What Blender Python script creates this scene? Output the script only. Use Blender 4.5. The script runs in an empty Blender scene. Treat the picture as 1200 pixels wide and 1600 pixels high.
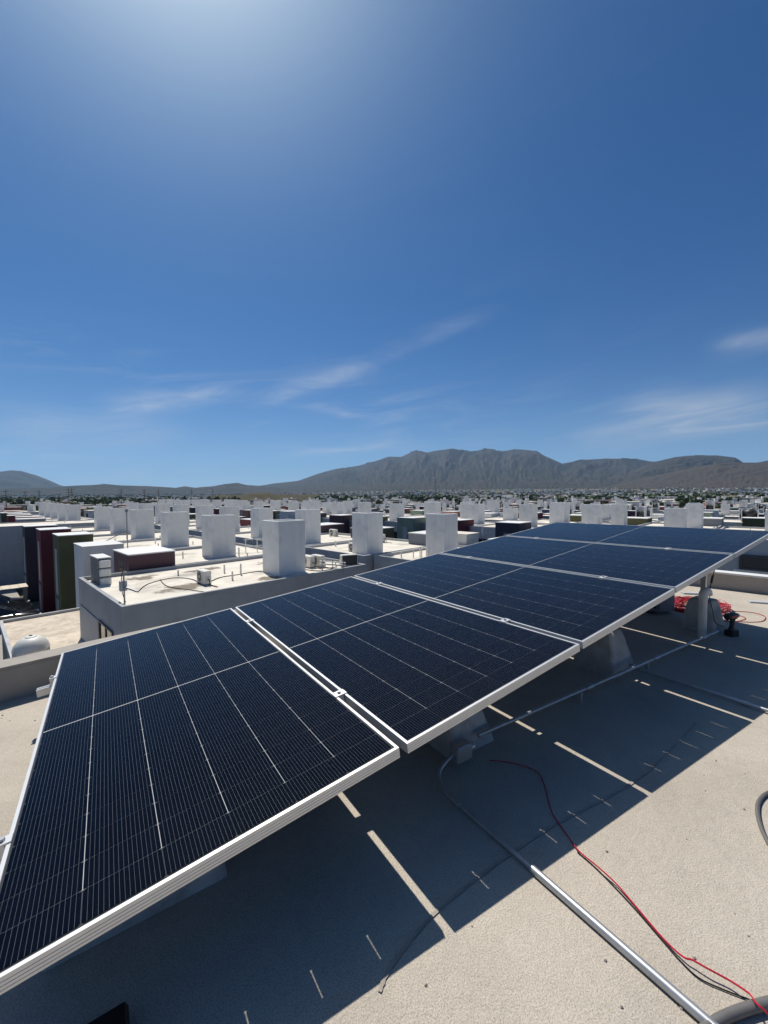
import bpy, math, random
import numpy as np
from mathutils import Vector, Matrix
R = math.radians
sc = bpy.context.scene
col = sc.collection

# ------------------------------------------------------------------ camera
F_PX, PITCH, ROLL, CAM_Z = 639.36, -0.04378, -0.00558, 1.3615
cam_d = bpy.data.cameras.new('camera')
cam = bpy.data.objects.new('camera', cam_d); col.objects.link(cam)
cam_d.sensor_fit = 'VERTICAL'; cam_d.sensor_height = 36.0; cam_d.lens = F_PX / 1600 * 36.0
cam_d.clip_start = 0.05; cam_d.clip_end = 40000
_up = Vector((0, -math.sin(PITCH), math.cos(PITCH))); _ex = Vector((1, 0, 0))
_fw = Vector((0, math.cos(PITCH), math.sin(PITCH)))
_r = math.cos(ROLL) * _ex + math.sin(ROLL) * _up; _u = -math.sin(ROLL) * _ex + math.cos(ROLL) * _up
cam.matrix_world = Matrix(((_r.x, _u.x, -_fw.x, 0), (_r.y, _u.y, -_fw.y, 0), (_r.z, _u.z, -_fw.z, CAM_Z), (0, 0, 0, 1)))
sc.camera = cam
sc.render.resolution_x, sc.render.resolution_y = 768, 1024

# ------------------------------------------------------------------ sun, sky, exposure
SUN_AZ, SUN_EL = R(-28.9), R(58.6)          # azimuth from +Y towards +X
S = Vector((math.sin(SUN_AZ) * math.cos(SUN_EL), math.cos(SUN_AZ) * math.cos(SUN_EL), math.sin(SUN_EL)))
sun_d = bpy.data.lights.new('sun', 'SUN'); sun_d.energy = 5.0; sun_d.angle = R(0.53); sun_d.color = (1.0, 0.95, 0.87)
sun = bpy.data.objects.new('sun', sun_d); col.objects.link(sun)
sun.rotation_euler = S.to_track_quat('Z', 'Y').to_euler()
sun.location = (-30, 50, 100)

def N(nt, t, **kw):
    n = nt.nodes.new(t)
    for k, v in kw.items():
        if k.startswith('_'): setattr(n, k[1:], v)
        else:
            key = k.replace('__', ' ')
            n.inputs[int(key[1:]) if key[0] == 'i' and key[1:].isdigit() else key].default_value = v
    return n
def mth(nt, op, a, b=None, c=None, clamp=False):
    n = nt.nodes.new('ShaderNodeMath'); n.operation = op; n.use_clamp = clamp
    for i, v in enumerate((a, b, c)):
        if v is None: continue
        if isinstance(v, (int, float)): n.inputs[i].default_value = v
        else: nt.links.new(v, n.inputs[i])
    return n.outputs[0]
def ramp(nt, fac, stops, interp='LINEAR'):
    n = nt.nodes.new('ShaderNodeValToRGB'); n.color_ramp.interpolation = interp
    els = n.color_ramp.elements
    while len(els) < len(stops): els.new(0.5)
    for e, (p, c) in zip(els, stops):
        e.position = p; e.color = (c, c, c, 1) if isinstance(c, (int, float)) else (*c, 1)
    nt.links.new(fac, n.inputs[0]); return n.outputs[0]
def mixc(nt, fac, a, b, mode='MIX'):
    n = nt.nodes.new('ShaderNodeMix'); n.data_type = 'RGBA'; n.blend_type = mode
    for s, v in ((0, fac), (6, a), (7, b)):
        if isinstance(v, (int, float)): n.inputs[s].default_value = v
        elif isinstance(v, tuple): n.inputs[s].default_value = (*v, 1)
        else: nt.links.new(v, n.inputs[s])
    return n.outputs[2]
def noise(nt, vec, scale, detail=4, rough=.55, dist=0.0, off=None):
    n = N(nt, 'ShaderNodeTexNoise', Scale=scale, Detail=detail, Roughness=rough, Distortion=dist)
    if vec is not None: nt.links.new(vec, n.inputs['Vector'])
    return n.outputs['Fac']

w = bpy.data.worlds.new('World'); sc.world = w; w.use_nodes = True
nt = w.node_tree; nt.nodes.clear()
sky = N(nt, 'ShaderNodeTexSky', _sky_type='NISHITA', _sun_disc=False, _sun_elevation=SUN_EL, _sun_rotation=SUN_AZ,
        _altitude=1500.0, _air_density=1.0, _dust_density=1.3, _ozone_density=5.0)
tc = N(nt, 'ShaderNodeTexCoord')
sep = N(nt, 'ShaderNodeSeparateXYZ'); nt.links.new(tc.outputs['Generated'], sep.inputs[0])
az = mth(nt, 'ARCTAN2', sep.outputs[0], sep.outputs[1])
el = mth(nt, 'ARCSINE', sep.outputs[2])
cmb = N(nt, 'ShaderNodeCombineXYZ')
nt.links.new(mth(nt, 'MULTIPLY_ADD', az, 3.2, mth(nt, 'MULTIPLY', el, -4.0)), cmb.inputs[0])
nt.links.new(mth(nt, 'MULTIPLY_ADD', el, 17.0, mth(nt, 'MULTIPLY', az, -1.2)), cmb.inputs[1])
n1 = noise(nt, cmb.outputs[0], 1.3, 7, .62, 1.3)
n2 = noise(nt, cmb.outputs[0], .55, 3, .5, .6)
wisps = mth(nt, 'MULTIPLY', ramp(nt, n1, [(.46, 0), (.82, 1)]), ramp(nt, n2, [(.44, 0), (.66, 1)]))
band = ramp(nt, mth(nt, 'DIVIDE', el, R(60)), [(0.0, .3), (.08, .9), (.2, .7), (.32, 0.05), (1, 0)])
general = mth(nt, 'MULTIPLY', wisps, band)
def streak(a0, e0, a1, e1, wd, amp):      # a long thin cirrus streak between two sky directions
    dx, dy = a1 - a0, e1 - e0; L2 = dx * dx + dy * dy; L = math.sqrt(L2)
    t = mth(nt, 'ADD', mth(nt, 'MULTIPLY', az, dx / L2), mth(nt, 'MULTIPLY_ADD', el, dy / L2, -(a0 * dx + e0 * dy) / L2))
    d = mth(nt, 'ADD', mth(nt, 'MULTIPLY', az, -dy / L), mth(nt, 'MULTIPLY_ADD', el, dx / L, (a0 * dy - e0 * dx) / L))
    wob = mth(nt, 'MULTIPLY_ADD', n2, .10, -.05)
    d = mth(nt, 'ADD', d, wob)
    g = mth(nt, 'EXPONENT', mth(nt, 'MULTIPLY', mth(nt, 'POWER', mth(nt, 'DIVIDE', d, wd), 2.0), -1.0))
    m = ramp(nt, t, [(0, 0), (.35, 1), (.6, 1), (1, 0)], 'EASE')
    return mth(nt, 'MULTIPLY', mth(nt, 'MULTIPLY', g, m), mth(nt, 'MULTIPLY', ramp(nt, n1, [(.3, .12), (.72, 1)]), amp))
clouds = general
def pe(px, py): return (math.atan((px - 600) / F_PX), math.atan((774 - py) / math.hypot(F_PX, px - 600)))
for (x0, y0, x1, y1, wd, amp) in [(120, 652, 420, 600, .022, .85), (360, 640, 640, 545, .022, .6), (400, 720, 700, 690, .012, .75),
                                  (440, 640, 600, 655, .010, .5), (860, 700, 1260, 640, .035, .8), (930, 640, 1300, 655, .03, .6),
                                  (1080, 560, 1300, 535, .02, .5), (-80, 660, 330, 690, .03, .7), (560, 560, 800, 490, .015, .3)]:
    clouds = mth(nt, 'ADD', clouds, streak(*pe(x0, y0), *pe(x1, y1), wd, amp))
clouds = mth(nt, 'MINIMUM', clouds, 1.0)
tint = mixc(nt, 1.0, sky.outputs[0], (.20, .80, 1.32), 'MULTIPLY')
vd = N(nt, 'ShaderNodeVectorMath', _operation='DOT_PRODUCT'); nt.links.new(tc.outputs['Generated'], vd.inputs[0]); vd.inputs[1].default_value = S
ang = mth(nt, 'ARCCOSINE', mth(nt, 'MINIMUM', vd.outputs['Value'], .99999))
aure = mth(nt, 'MULTIPLY', mth(nt, 'EXPONENT', mth(nt, 'MULTIPLY', ang, -1 / R(7.2))), 3.6)        # bright aureole of dusty air round the sun
tint = mixc(nt, mth(nt, 'MINIMUM', aure, 1.0), tint, (13.0, 15.2, 17.0))
skyc = mixc(nt, mth(nt, 'MULTIPLY', clouds, .62), mixc(nt, mth(nt, 'MULTIPLY', mth(nt, 'EXPONENT', mth(nt, 'MULTIPLY', mth(nt, 'MAXIMUM', el, 0.0), -10.0)), .95), tint, (8.6, 12.2, 15.4)), (12.0, 12.6, 13.4))
bg = N(nt, 'ShaderNodeBackground', Strength=0.052); nt.links.new(skyc, bg.inputs[0])
wo = N(nt, 'ShaderNodeOutputWorld'); nt.links.new(bg.outputs[0], wo.inputs[0])
sc.view_settings.view_transform = 'Standard'; sc.view_settings.look = 'None'
sc.view_settings.exposure = 0.0; sc.view_settings.gamma = 1.0; sc.view_settings.use_curve_mapping = False
cy = sc.cycles
cy.use_denoising = True; cy.max_bounces = 7; cy.diffuse_bounces = 4; cy.glossy_bounces = 4; cy.transparent_max_bounces = 16
cy.volume_bounces = 0; cy.sample_clamp_indirect = 4.0

# ------------------------------------------------------------------ helpers
rng = random.Random(7)
def ray(px, py):
    X, Z = (px - 600) / F_PX, -(py - 800) / F_PX
    return _r * X + _u * Z + _fw
def U(px, py, z):                            # pixel of the photograph -> point at height z
    d = ray(px, py); k = (z - CAM_Z) / d.z
    return Vector((d.x * k, d.y * k, z))
TH = R(46); E1 = Vector((math.cos(TH), math.sin(TH), 0)); E2 = Vector((-math.sin(TH), math.cos(TH), 0)); C0 = Vector((-7.37, 11.35, 0))
def EP(a, b, z=0.0): return C0 + E1 * a + E2 * b + Vector((0, 0, z))    # street grid -> world
def to_e(P): q = Vector(P) - C0; return q.dot(E1), q.dot(E2)
def pix(P):
    q = Vector(P) - Vector((0, 0, CAM_Z)); d = q.dot(_fw)
    if d < .1: return None
    return 600 + F_PX * q.dot(_r) / d, 800 - F_PX * q.dot(_u) / d
MATS = {}
def mat(name, colr, rough=.8, metal=0.0, spec=.5, nscale=0, namt=.12, bump=0.0, bscale=60, coat=0.0, col2=None, dirt=0.0, dscale=.8, coord='Object'):
    m = bpy.data.materials.new(name); m.use_nodes = True; t = m.node_tree
    b = t.nodes['Principled BSDF']
    b.inputs['Roughness'].default_value = rough; b.inputs['Metallic'].default_value = metal
    b.inputs['Specular IOR Level'].default_value = spec; b.inputs['Coat Weight'].default_value = coat
    b.inputs['Base Color'].default_value = (*colr, 1)
    if nscale or bump or dirt:
        c = N(t, 'ShaderNodeTexCoord').outputs[coord]
        if nscale:
            f = noise(t, c, nscale, 5, .6)
            f2 = ramp(t, f, [(.3, 0), (.7, 1)])
            lo = tuple(x * (1 - namt) for x in colr); hi = col2 or tuple(min(1, x * (1 + namt)) for x in colr)
            out = mixc(t, f2, lo, hi)
            if dirt:
                g = ramp(t, noise(t, c, dscale, 6, .65, .4), [(.51, 0), (.64, 1)])
                out = mixc(t, mth(t, 'MULTIPLY', g, dirt), out, tuple(x * .35 for x in colr))
            t.links.new(out, b.inputs['Base Color'])
        if bump:
            bn = N(t, 'ShaderNodeBump', Strength=bump, Distance=.004)
            t.links.new(noise(t, c, bscale, 4, .65), bn.inputs['Height']); t.links.new(bn.outputs[0], b.inputs['Normal'])
    MATS[name] = m; return m

class MB:
    def __init__(s): s.v = []; s.f = []
    def add(s, v, f): o = len(s.v); s.v += [tuple(p) for p in v]; s.f += [tuple(i + o for i in q) for q in f]; return s
    def box(s, x0, x1, y0, y1, z0, z1):
        return s.add([(x0, y0, z0), (x1, y0, z0), (x1, y1, z0), (x0, y1, z0), (x0, y0, z1), (x1, y0, z1), (x1, y1, z1), (x0, y1, z1)],
                     [(3, 2, 1, 0), (4, 5, 6, 7), (0, 1, 5, 4), (1, 2, 6, 5), (2, 3, 7, 6), (3, 0, 4, 7)])
    def cbox(s, x0, x1, y0, y1, z0, z1, c):      # box with chamfered vertical and top edges
        def ringp(d, z): return [(x0 + d + c, y0 + d, z), (x1 - d - c, y0 + d, z), (x1 - d, y0 + d + c, z), (x1 - d, y1 - d - c, z),
                                 (x1 - d - c, y1 - d, z), (x0 + d + c, y1 - d, z), (x0 + d, y1 - d - c, z), (x0 + d, y0 + d + c, z)]
        return s.loft([ringp(0, z0), ringp(0, z1 - c), ringp(c, z1)])
    def loft(s, rings, caps=True):
        n = len(rings[0]); v = [p for r_ in rings for p in r_]; f = []
        for k in range(len(rings) - 1):
            for i in range(n):
                a, b = k * n + i, k * n + (i + 1) % n; f.append((a, b, b + n, a + n))
        if caps: f.append(tuple(range(n - 1, -1, -1))); f.append(tuple(range((len(rings) - 1) * n, len(rings) * n)))
        return s.add(v, f)
    def cyl(s, c, r, h, n=16, r2=None, axis='z'):
        r2 = r if r2 is None else r2
        def P(rr, hh, a):
            p = (rr * math.cos(a), rr * math.sin(a), hh)
            if axis == 'x': p = (p[2], p[0], p[1])
            if axis == 'y': p = (p[1], p[2], p[0])
            return (c[0] + p[0], c[1] + p[1], c[2] + p[2])
        A = [2 * math.pi * i / n for i in range(n)]
        return s.loft([[P(r, 0, a) for a in A], [P(r2, h, a) for a in A]])
    def lathe(s, c, prof, n=20):
        A = [2 * math.pi * i / n for i in range(n)]
        return s.loft([[(c[0] + r * math.cos(a), c[1] + r * math.sin(a), c[2] + z) for a in A] for r, z in prof])
    def tube(s, pts, r, n=8, smooth=0):
        pts = [Vector(p) for p in pts]
        if smooth: pts = catmull(pts, smooth)
        rings = []; up = Vector((0, 0, 1)); prev = None
        for i, p in enumerate(pts):
            t = (pts[min(i + 1, len(pts) - 1)] - pts[max(i - 1, 0)]).normalized()
            if prev is None:
                a = t.cross(up) if abs(t.z) < .95 else t.cross(Vector((1, 0, 0)))
            else: a = prev - t * prev.dot(t)
            a.normalize(); prev = a; b = t.cross(a)
            rr = r[i] if isinstance(r, (list, tuple)) else r
            rings.append([tuple(p + (a * math.cos(q) + b * math.sin(q)) * rr) for q in [2 * math.pi * k / n for k in range(n)]])
        return s.loft(rings)
    def xf(s, M): s.v = [tuple(M @ Vector(p)) for p in s.v]; return s
    def mesh(s, name, m, smooth=False):
        me = bpy.data.meshes.new(name); me.from_pydata(s.v, [], s.f); me.validate()
        me.materials.append(MATS[m] if isinstance(m, str) else m)
        if smooth: me.polygons.foreach_set('use_smooth', [True] * len(me.polygons))
        me.update(); return me
    def build(s, name, m, parent=None, smooth=False): return obj(name, s.mesh(name, m, smooth), parent)
def catmull(P, k):
    out = []
    for i in range(len(P) - 1):
        p0, p1, p2, p3 = P[max(i - 1, 0)], P[i], P[i + 1], P[min(i + 2, len(P) - 1)]
        for j in range(k):
            t = j / k; out.append(.5 * ((2 * p1) + (p2 - p0) * t + (2 * p0 - 5 * p1 + 4 * p2 - p3) * t * t + (3 * p1 - p0 - 3 * p2 + p3) * t ** 3))
    return out + [P[-1]]
def obj(name, me, parent=None):
    o = bpy.data.objects.new(name, me); col.objects.link(o)
    if parent is not None: o.parent = parent
    return o
def smooth_angle(o, deg=35):
    me = o.data; me.polygons.foreach_set('use_smooth', [True] * len(me.polygons))
    me.set_sharp_from_angle(angle=R(deg)); return o
def tag(o, label=None, cat=None, group=None, kind=None):
    for k, v in (('label', label), ('category', cat), ('group', group), ('kind', kind)):
        if v: o[k] = v
    return o
def empty(name, loc=(0, 0, 0), rz=0.0, label=None, cat=None, group=None):
    o = bpy.data.objects.new(name, None); col.objects.link(o); o.location = loc; o.rotation_euler = (0, 0, rz)
    o.empty_display_size = .2
    return tag(o, label, cat, group)

# ------------------------------------------------------------------ materials
mat('cement', (.475, .425, .355), .92, spec=.2, nscale=1.4, namt=.10, bump=.45, bscale=150, dirt=.16, dscale=.9)
t = MATS['cement'].node_tree; b = t.nodes['Principled BSDF']            # fine sandy grain and trowel arcs on the roof we stand on
c = N(t, 'ShaderNodeTexCoord').outputs['Object']
src = b.inputs['Base Color'].links[0].from_socket
gr = ramp(t, noise(t, c, 230, 3, .75), [(.34, .58), (.5, 1.0), (.66, 1.24)])
wv = N(t, 'ShaderNodeTexNoise', Scale=14.0, Detail=5.0, Roughness=.6, Distortion=2.5); t.links.new(c, wv.inputs['Vector'])
tr = ramp(t, wv.outputs['Fac'], [(.3, .93), (.5, 1.0), (.7, 1.05)])
t.links.new(mixc(t, 1.0, mixc(t, 1.0, src, gr, 'MULTIPLY'), tr, 'MULTIPLY'), b.inputs['Base Color'])
bn = b.inputs['Normal'].links[0].from_node
bn2 = N(t, 'ShaderNodeBump', Strength=.30, Distance=.015); t.links.new(wv.outputs['Fac'], bn2.inputs['Height']); t.links.new(bn2.outputs[0], bn.inputs['Normal'])
mat('parapet_cement', (.36, .33, .29), .92, spec=.2, nscale=3, namt=.12, bump=.4, bscale=70, dirt=.25, dscale=2.5)
mat('white_wall', (.74, .74, .72), .85, spec=.25, nscale=1.2, namt=.05, bump=.15, bscale=40, dirt=.10, dscale=.9)
mat('warm_wall', (.70, .67, .62), .85, spec=.25, nscale=1.2, namt=.06, bump=.15, bscale=40, dirt=.12, dscale=.9)
mat('grey_wall', (.46, .47, .47), .85, spec=.25, nscale=1.2, namt=.07, bump=.15, bscale=40, dirt=.15, dscale=.9)
mat('house_grey', (.36, .375, .39), .85, spec=.25, nscale=1.2, namt=.07, bump=.15, bscale=40, dirt=.18, dscale=.9)
mat('tower_wall', (.77, .765, .74), .85, spec=.25, nscale=1.6, namt=.05, bump=.2, bscale=30, dirt=.14, dscale=1.3)
mat('white_roof', (.68, .63, .54), .88, spec=.25, nscale=.9, namt=.14, bump=.25, bscale=30, dirt=.62, dscale=.33)
mat('sand_roof', (.58, .50, .40), .9, spec=.2, nscale=2.5, namt=.20, bump=.6, bscale=9, dirt=.35, dscale=2.0)
mat('pink_roof', (.55, .36, .33), .9, spec=.2, nscale=1.5, namt=.25, col2=(.72, .62, .58))
mat('plum', (.10, .055, .062), .8, nscale=1.5, namt=.1)
mat('maroon', (.13, .022, .032), .8, nscale=1.5, namt=.12)
mat('olive', (.095, .098, .045), .8, nscale=1.5, namt=.12)
mat('charcoal', (.045, .042, .06), .8, nscale=1.5, namt=.12)
mat('slate', (.20, .21, .24), .8, nscale=1.5, namt=.12)
mat('terracotta', (.42, .19, .12), .85, nscale=1.0, namt=.15)
mat('cream', (.62, .54, .42), .85, nscale=1.0, namt=.10)
mat('sage', (.22, .29, .22), .85, nscale=1.0, namt=.10)
mat('dark_glass', (.02, .023, .028), .08, spec=.6, nscale=0)
mat('window_frame', (.05, .05, .055), .5)
mat('shutter', (.30, .32, .35), .6, nscale=4, namt=.06)
mat('white_paint', (.72, .72, .70), .5)
mat('ac_case', (.66, .64, .58), .5, nscale=5, namt=.06)
mat('ac_dark', (.03, .03, .032), .6)
mat('black_plastic', (.012, .012, .013), .45)
mat('black_rubber', (.012, .012, .012), .5)
mat('red_plastic', (.45, .02, .03), .4)
mat('red_wire', (.50, .015, .035), .35)
mat('galvanised', (.46, .47, .48), .42, metal=.7, nscale=30, namt=.10)
mat('aluminium', (.66, .66, .65), .40, metal=.6, nscale=20, namt=.03)
mat('rail_metal', (.62, .62, .61), .4, metal=.85, nscale=20, namt=.05)
mat('pvc', (.66, .64, .58), .45, nscale=10, namt=.06)
mat('block_concrete', (.43, .41, .385), .92, spec=.2, nscale=8, namt=.2, bump=1.0, bscale=28, dirt=.35, dscale=6)
mat('cinder', (.26, .25, .235), .95, spec=.15, nscale=6, namt=.15, bump=.8, bscale=50)
mat('foam', (.72, .71, .66), .9, nscale=12, namt=.08, bump=.6, bscale=14)
mat('grey_conduit', (.13, .125, .12), .55, nscale=20, namt=.1)
mat('asphalt', (.055, .054, .052), .9, nscale=3, namt=.2, bump=.3, bscale=60)
mat('paving', (.32, .30, .27), .9, nscale=2, namt=.15)
mat('tank_white', (.60, .60, .56), .5, nscale=6, namt=.06)
mat('tank_black', (.03, .03, .03), .5)
mat('car_black', (.012, .013, .016), .2, coat=1.0)
mat('car_grey', (.08, .085, .09), .25, coat=1.0)
mat('car_white', (.75, .75, .74), .25, coat=1.0)
mat('tyre', (.015, .015, .015), .8)
mat('rim', (.5, .5, .52), .35, metal=.8)
mat('lamp_lens', (.7, .7, .7), .1)
mat('tail_lens', (.3, .01, .01), .15)
mat('crack', (.36, .32, .27), .95, nscale=20, namt=.2)
mat('bark', (.10, .075, .05), .9)
mat('leaf', (.055, .085, .03), .7, nscale=.08, namt=.35)
mat('wood_pole', (.13, .10, .075), .9)
mat('steel_grey', (.25, .26, .27), .5, metal=.6)

for nm in ('tower_wall', 'grey_wall', 'house_grey', 'white_wall', 'plum', 'maroon', 'olive', 'charcoal'):
    t = MATS[nm].node_tree; b = t.nodes['Principled BSDF']; src = b.inputs['Base Color'].links[0].from_socket
    mp_ = N(t, 'ShaderNodeMapping', Scale=(2.6, 2.6, .4)); t.links.new(N(t, 'ShaderNodeTexCoord').outputs['Object'], mp_.inputs[0])
    oi = N(t, 'ShaderNodeObjectInfo'); off_ = N(t, 'ShaderNodeVectorMath', _operation='ADD'); t.links.new(mp_.outputs[0], off_.inputs[0])
    cx = N(t, 'ShaderNodeCombineXYZ'); t.links.new(mth(t, 'MULTIPLY', oi.outputs['Random'], 40.0), cx.inputs[0]); t.links.new(cx.outputs[0], off_.inputs[1])
    st = ramp(t, noise(t, off_.outputs[0], 1.0, 5, .6), [(.40, 1.0), (.62, .95), (.76, .85)])
    vr = mth(t, 'MULTIPLY_ADD', oi.outputs['Random'], .10, .92)
    t.links.new(mixc(t, 1.0, mixc(t, 1.0, src, st, 'MULTIPLY'), vr, 'MULTIPLY'), b.inputs['Base Color'])
# solar cell: near-black blue silicon with fine vertical wires (18 to a cell)
CW, CH = .182, .1046
m = bpy.data.materials.new('solar_cell'); m.use_nodes = True; t = m.node_tree; b = t.nodes['Principled BSDF']; MATS['solar_cell'] = m
tcn = N(t, 'ShaderNodeTexCoord'); sp = N(t, 'ShaderNodeSeparateXYZ'); t.links.new(tcn.outputs['Object'], sp.inputs[0])
ph = mth(t, 'FRACT', mth(t, 'MULTIPLY_ADD', sp.outputs[0], 16 / CW, 8.5))
wire = mth(t, 'LESS_THAN', mth(t, 'ABSOLUTE', mth(t, 'SUBTRACT', ph, .5)), .015)
inf = N(t, 'ShaderNodeObjectInfo')
tone = mixc(t, inf.outputs['Random'], (.0008, .0013, .0040), (.0014, .0021, .0062))
t.links.new(mixc(t, wire, tone, (.27, .29, .35)), b.inputs['Base Color'])
b.inputs['Roughness'].default_value = .5; b.inputs['Specular IOR Level'].default_value = 0.0
# solar glass: clear sheet, thin film of dust, sky mirrored at grazing angles
m = bpy.data.materials.new('solar_glass'); m.use_nodes = True; t = m.node_tree; t.nodes.clear(); MATS['solar_glass'] = m
co = N(t, 'ShaderNodeTexCoord').outputs['Object']
bn = N(t, 'ShaderNodeBump', Strength=.16, Distance=.0008); t.links.new(noise(t, co, 260, 2, .5), bn.inputs['Height'])
gl = N(t, 'ShaderNodeBsdfGlossy', Roughness=.10); t.links.new(bn.outputs[0], gl.inputs['Normal'])
trn = N(t, 'ShaderNodeBsdfTransparent', Color=(.93, .94, .95, 1))
fr = N(t, 'ShaderNodeFresnel', IOR=1.28)
mx = N(t, 'ShaderNodeMixShader'); t.links.new(fr.outputs[0], mx.inputs[0]); t.links.new(trn.outputs[0], mx.inputs[1]); t.links.new(gl.outputs[0], mx.inputs[2])
df = N(t, 'ShaderNodeBsdfDiffuse', Color=(.5, .47, .42, 1))
dust = mth(t, 'MULTIPLY', ramp(t, noise(t, co, 3.0, 5, .7), [(.45, 0), (.8, 1)]), ramp(t, noise(t, co, 320, 2, .6), [(.60, 0), (.72, 1)]))
mx2 = N(t, 'ShaderNodeMixShader'); t.links.new(mth(t, 'MULTIPLY_ADD', dust, .05, .0006), mx2.inputs[0]); t.links.new(mx.outputs[0], mx2.inputs[1]); t.links.new(df.outputs[0], mx2.inputs[2])
mo = N(t, 'ShaderNodeOutputMaterial'); t.links.new(mx2.outputs[0], mo.inputs[0])
mat('cell_grid', (.45, .47, .48), .6)
mat('panel_backing', (.012, .013, .016), .7)
# ------------------------------------------------------------------ terrain
GZ = -7.5
def smooth(a, b, x): x = np.clip((x - a) / (b - a), 0, 1); return x * x * (3 - 2 * x)
def px_of_az(a): return 600 + F_PX * np.tan(np.clip(a, -1.4, 1.4))
def ground_z(x, y):
    r = np.hypot(x, y); px = px_of_az(np.arctan2(x, y))
    right = .35 + .65 * smooth(350, 700, px)
    z = GZ - 1.6 * smooth(45, 120, r) + 66 * right * smooth(300, 5200, r) ** 1.15 * 1.0
    return z
def vnoise(seed):
    g = np.random.default_rng(seed).random((256, 256))
    def f(x, y):
        xi, yi = np.floor(x).astype(int), np.floor(y).astype(int); fx, fy = x - xi, y - yi
        fx, fy = fx * fx * (3 - 2 * fx), fy * fy * (3 - 2 * fy)
        a, b_, c_, d = g[xi % 256, yi % 256], g[(xi + 1) % 256, yi % 256], g[xi % 256, (yi + 1) % 256], g[(xi + 1) % 256, (yi + 1) % 256]
        return (a * (1 - fx) + b_ * fx) * (1 - fy) + (c_ * (1 - fx) + d * fx) * fy
    return f
def fbm(x, y, seed, o=5, ridged=False):
    s_, amp, tot = 0, 1, 0
    for k in range(o):
        n_ = vnoise(seed + k)(x * 2 ** k + 31.7 * k, y * 2 ** k + 17.3 * k)
        s_ = s_ + amp * (1 - abs(2 * n_ - 1) if ridged else n_); tot += amp; amp *= .5
    return s_ / tot
def grid_mesh(name, X, Y, Z, mname):
    nr, na = X.shape
    v = np.stack([X, Y, Z], -1).reshape(-1, 3)
    i = np.arange(nr * na).reshape(nr, na)
    f = np.stack([i[:-1, :-1], i[1:, :-1], i[1:, 1:], i[:-1, 1:]], -1).reshape(-1, 4)[:, ::-1]
    me = bpy.data.meshes.new(name); me.from_pydata(v.tolist(), [], f.tolist()); me.materials.append(MATS[mname])
    me.polygons.foreach_set('use_smooth', [True] * len(me.polygons)); me.update(); return me

m = mat('town_ground', (.20, .165, .125), .95, spec=.1)
t = m.node_tree; b = t.nodes['Principled BSDF']; c = N(t, 'ShaderNodeTexCoord').outputs['Object']
f1 = ramp(t, noise(t, c, .012, 6, .65), [(.38, 0), (.6, 1)]); f2 = ramp(t, noise(t, c, .15, 4, .6), [(.4, 0), (.65, 1)])
cc = mixc(t, f1, (.22, .18, .135), (.085, .09, .05)); cc = mixc(t, mth(t, 'MULTIPLY', f2, .5), cc, (.12, .11, .085))
t.links.new(cc, b.inputs['Base Color'])
rr = np.concatenate([np.linspace(0.01, 60, 12), np.geomspace(70, 7000, 70), [12500]])
aa = np.linspace(-math.pi, math.pi, 181)
A_, R_ = np.meshgrid(aa, rr); X, Y = R_ * np.sin(A_), R_ * np.cos(A_)
tag(obj('ground', grid_mesh('ground', X, Y, ground_z(X, Y), 'town_ground')), kind='structure')

m = mat('mountain_rock', (.15, .125, .10), .95, spec=.1)
t = m.node_tree; b = t.nodes['Principled BSDF']; c = N(t, 'ShaderNodeTexCoord').outputs['Object']
geo = N(t, 'ShaderNodeNewGeometry'); sp = N(t, 'ShaderNodeSeparateXYZ'); t.links.new(geo.outputs['Normal'], sp.inputs[0])
f1 = ramp(t, noise(t, c, .0045, 8, .7), [(.36, 0), (.64, 1)]); f2 = ramp(t, noise(t, c, .03, 6, .75), [(.38, 0), (.6, 1)])
cc = mixc(t, f1, (.085, .066, .052), (.038, .042, .032)); cc = mixc(t, mth(t, 'MULTIPLY', f2, .7), cc, (.03, .035, .024))
cc = mixc(t, ramp(t, sp.outputs[2], [(.60, 1), (.86, 0)]), cc, (.09, .08, .072))
t.links.new(cc, b.inputs['Base Color'])
bn = N(t, 'ShaderNodeBump', Strength=.9, Distance=25.0); t.links.new(noise(t, c, .012, 8, .7), bn.inputs['Height']); t.links.new(bn.outputs[0], b.inputs['Normal'])

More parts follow.
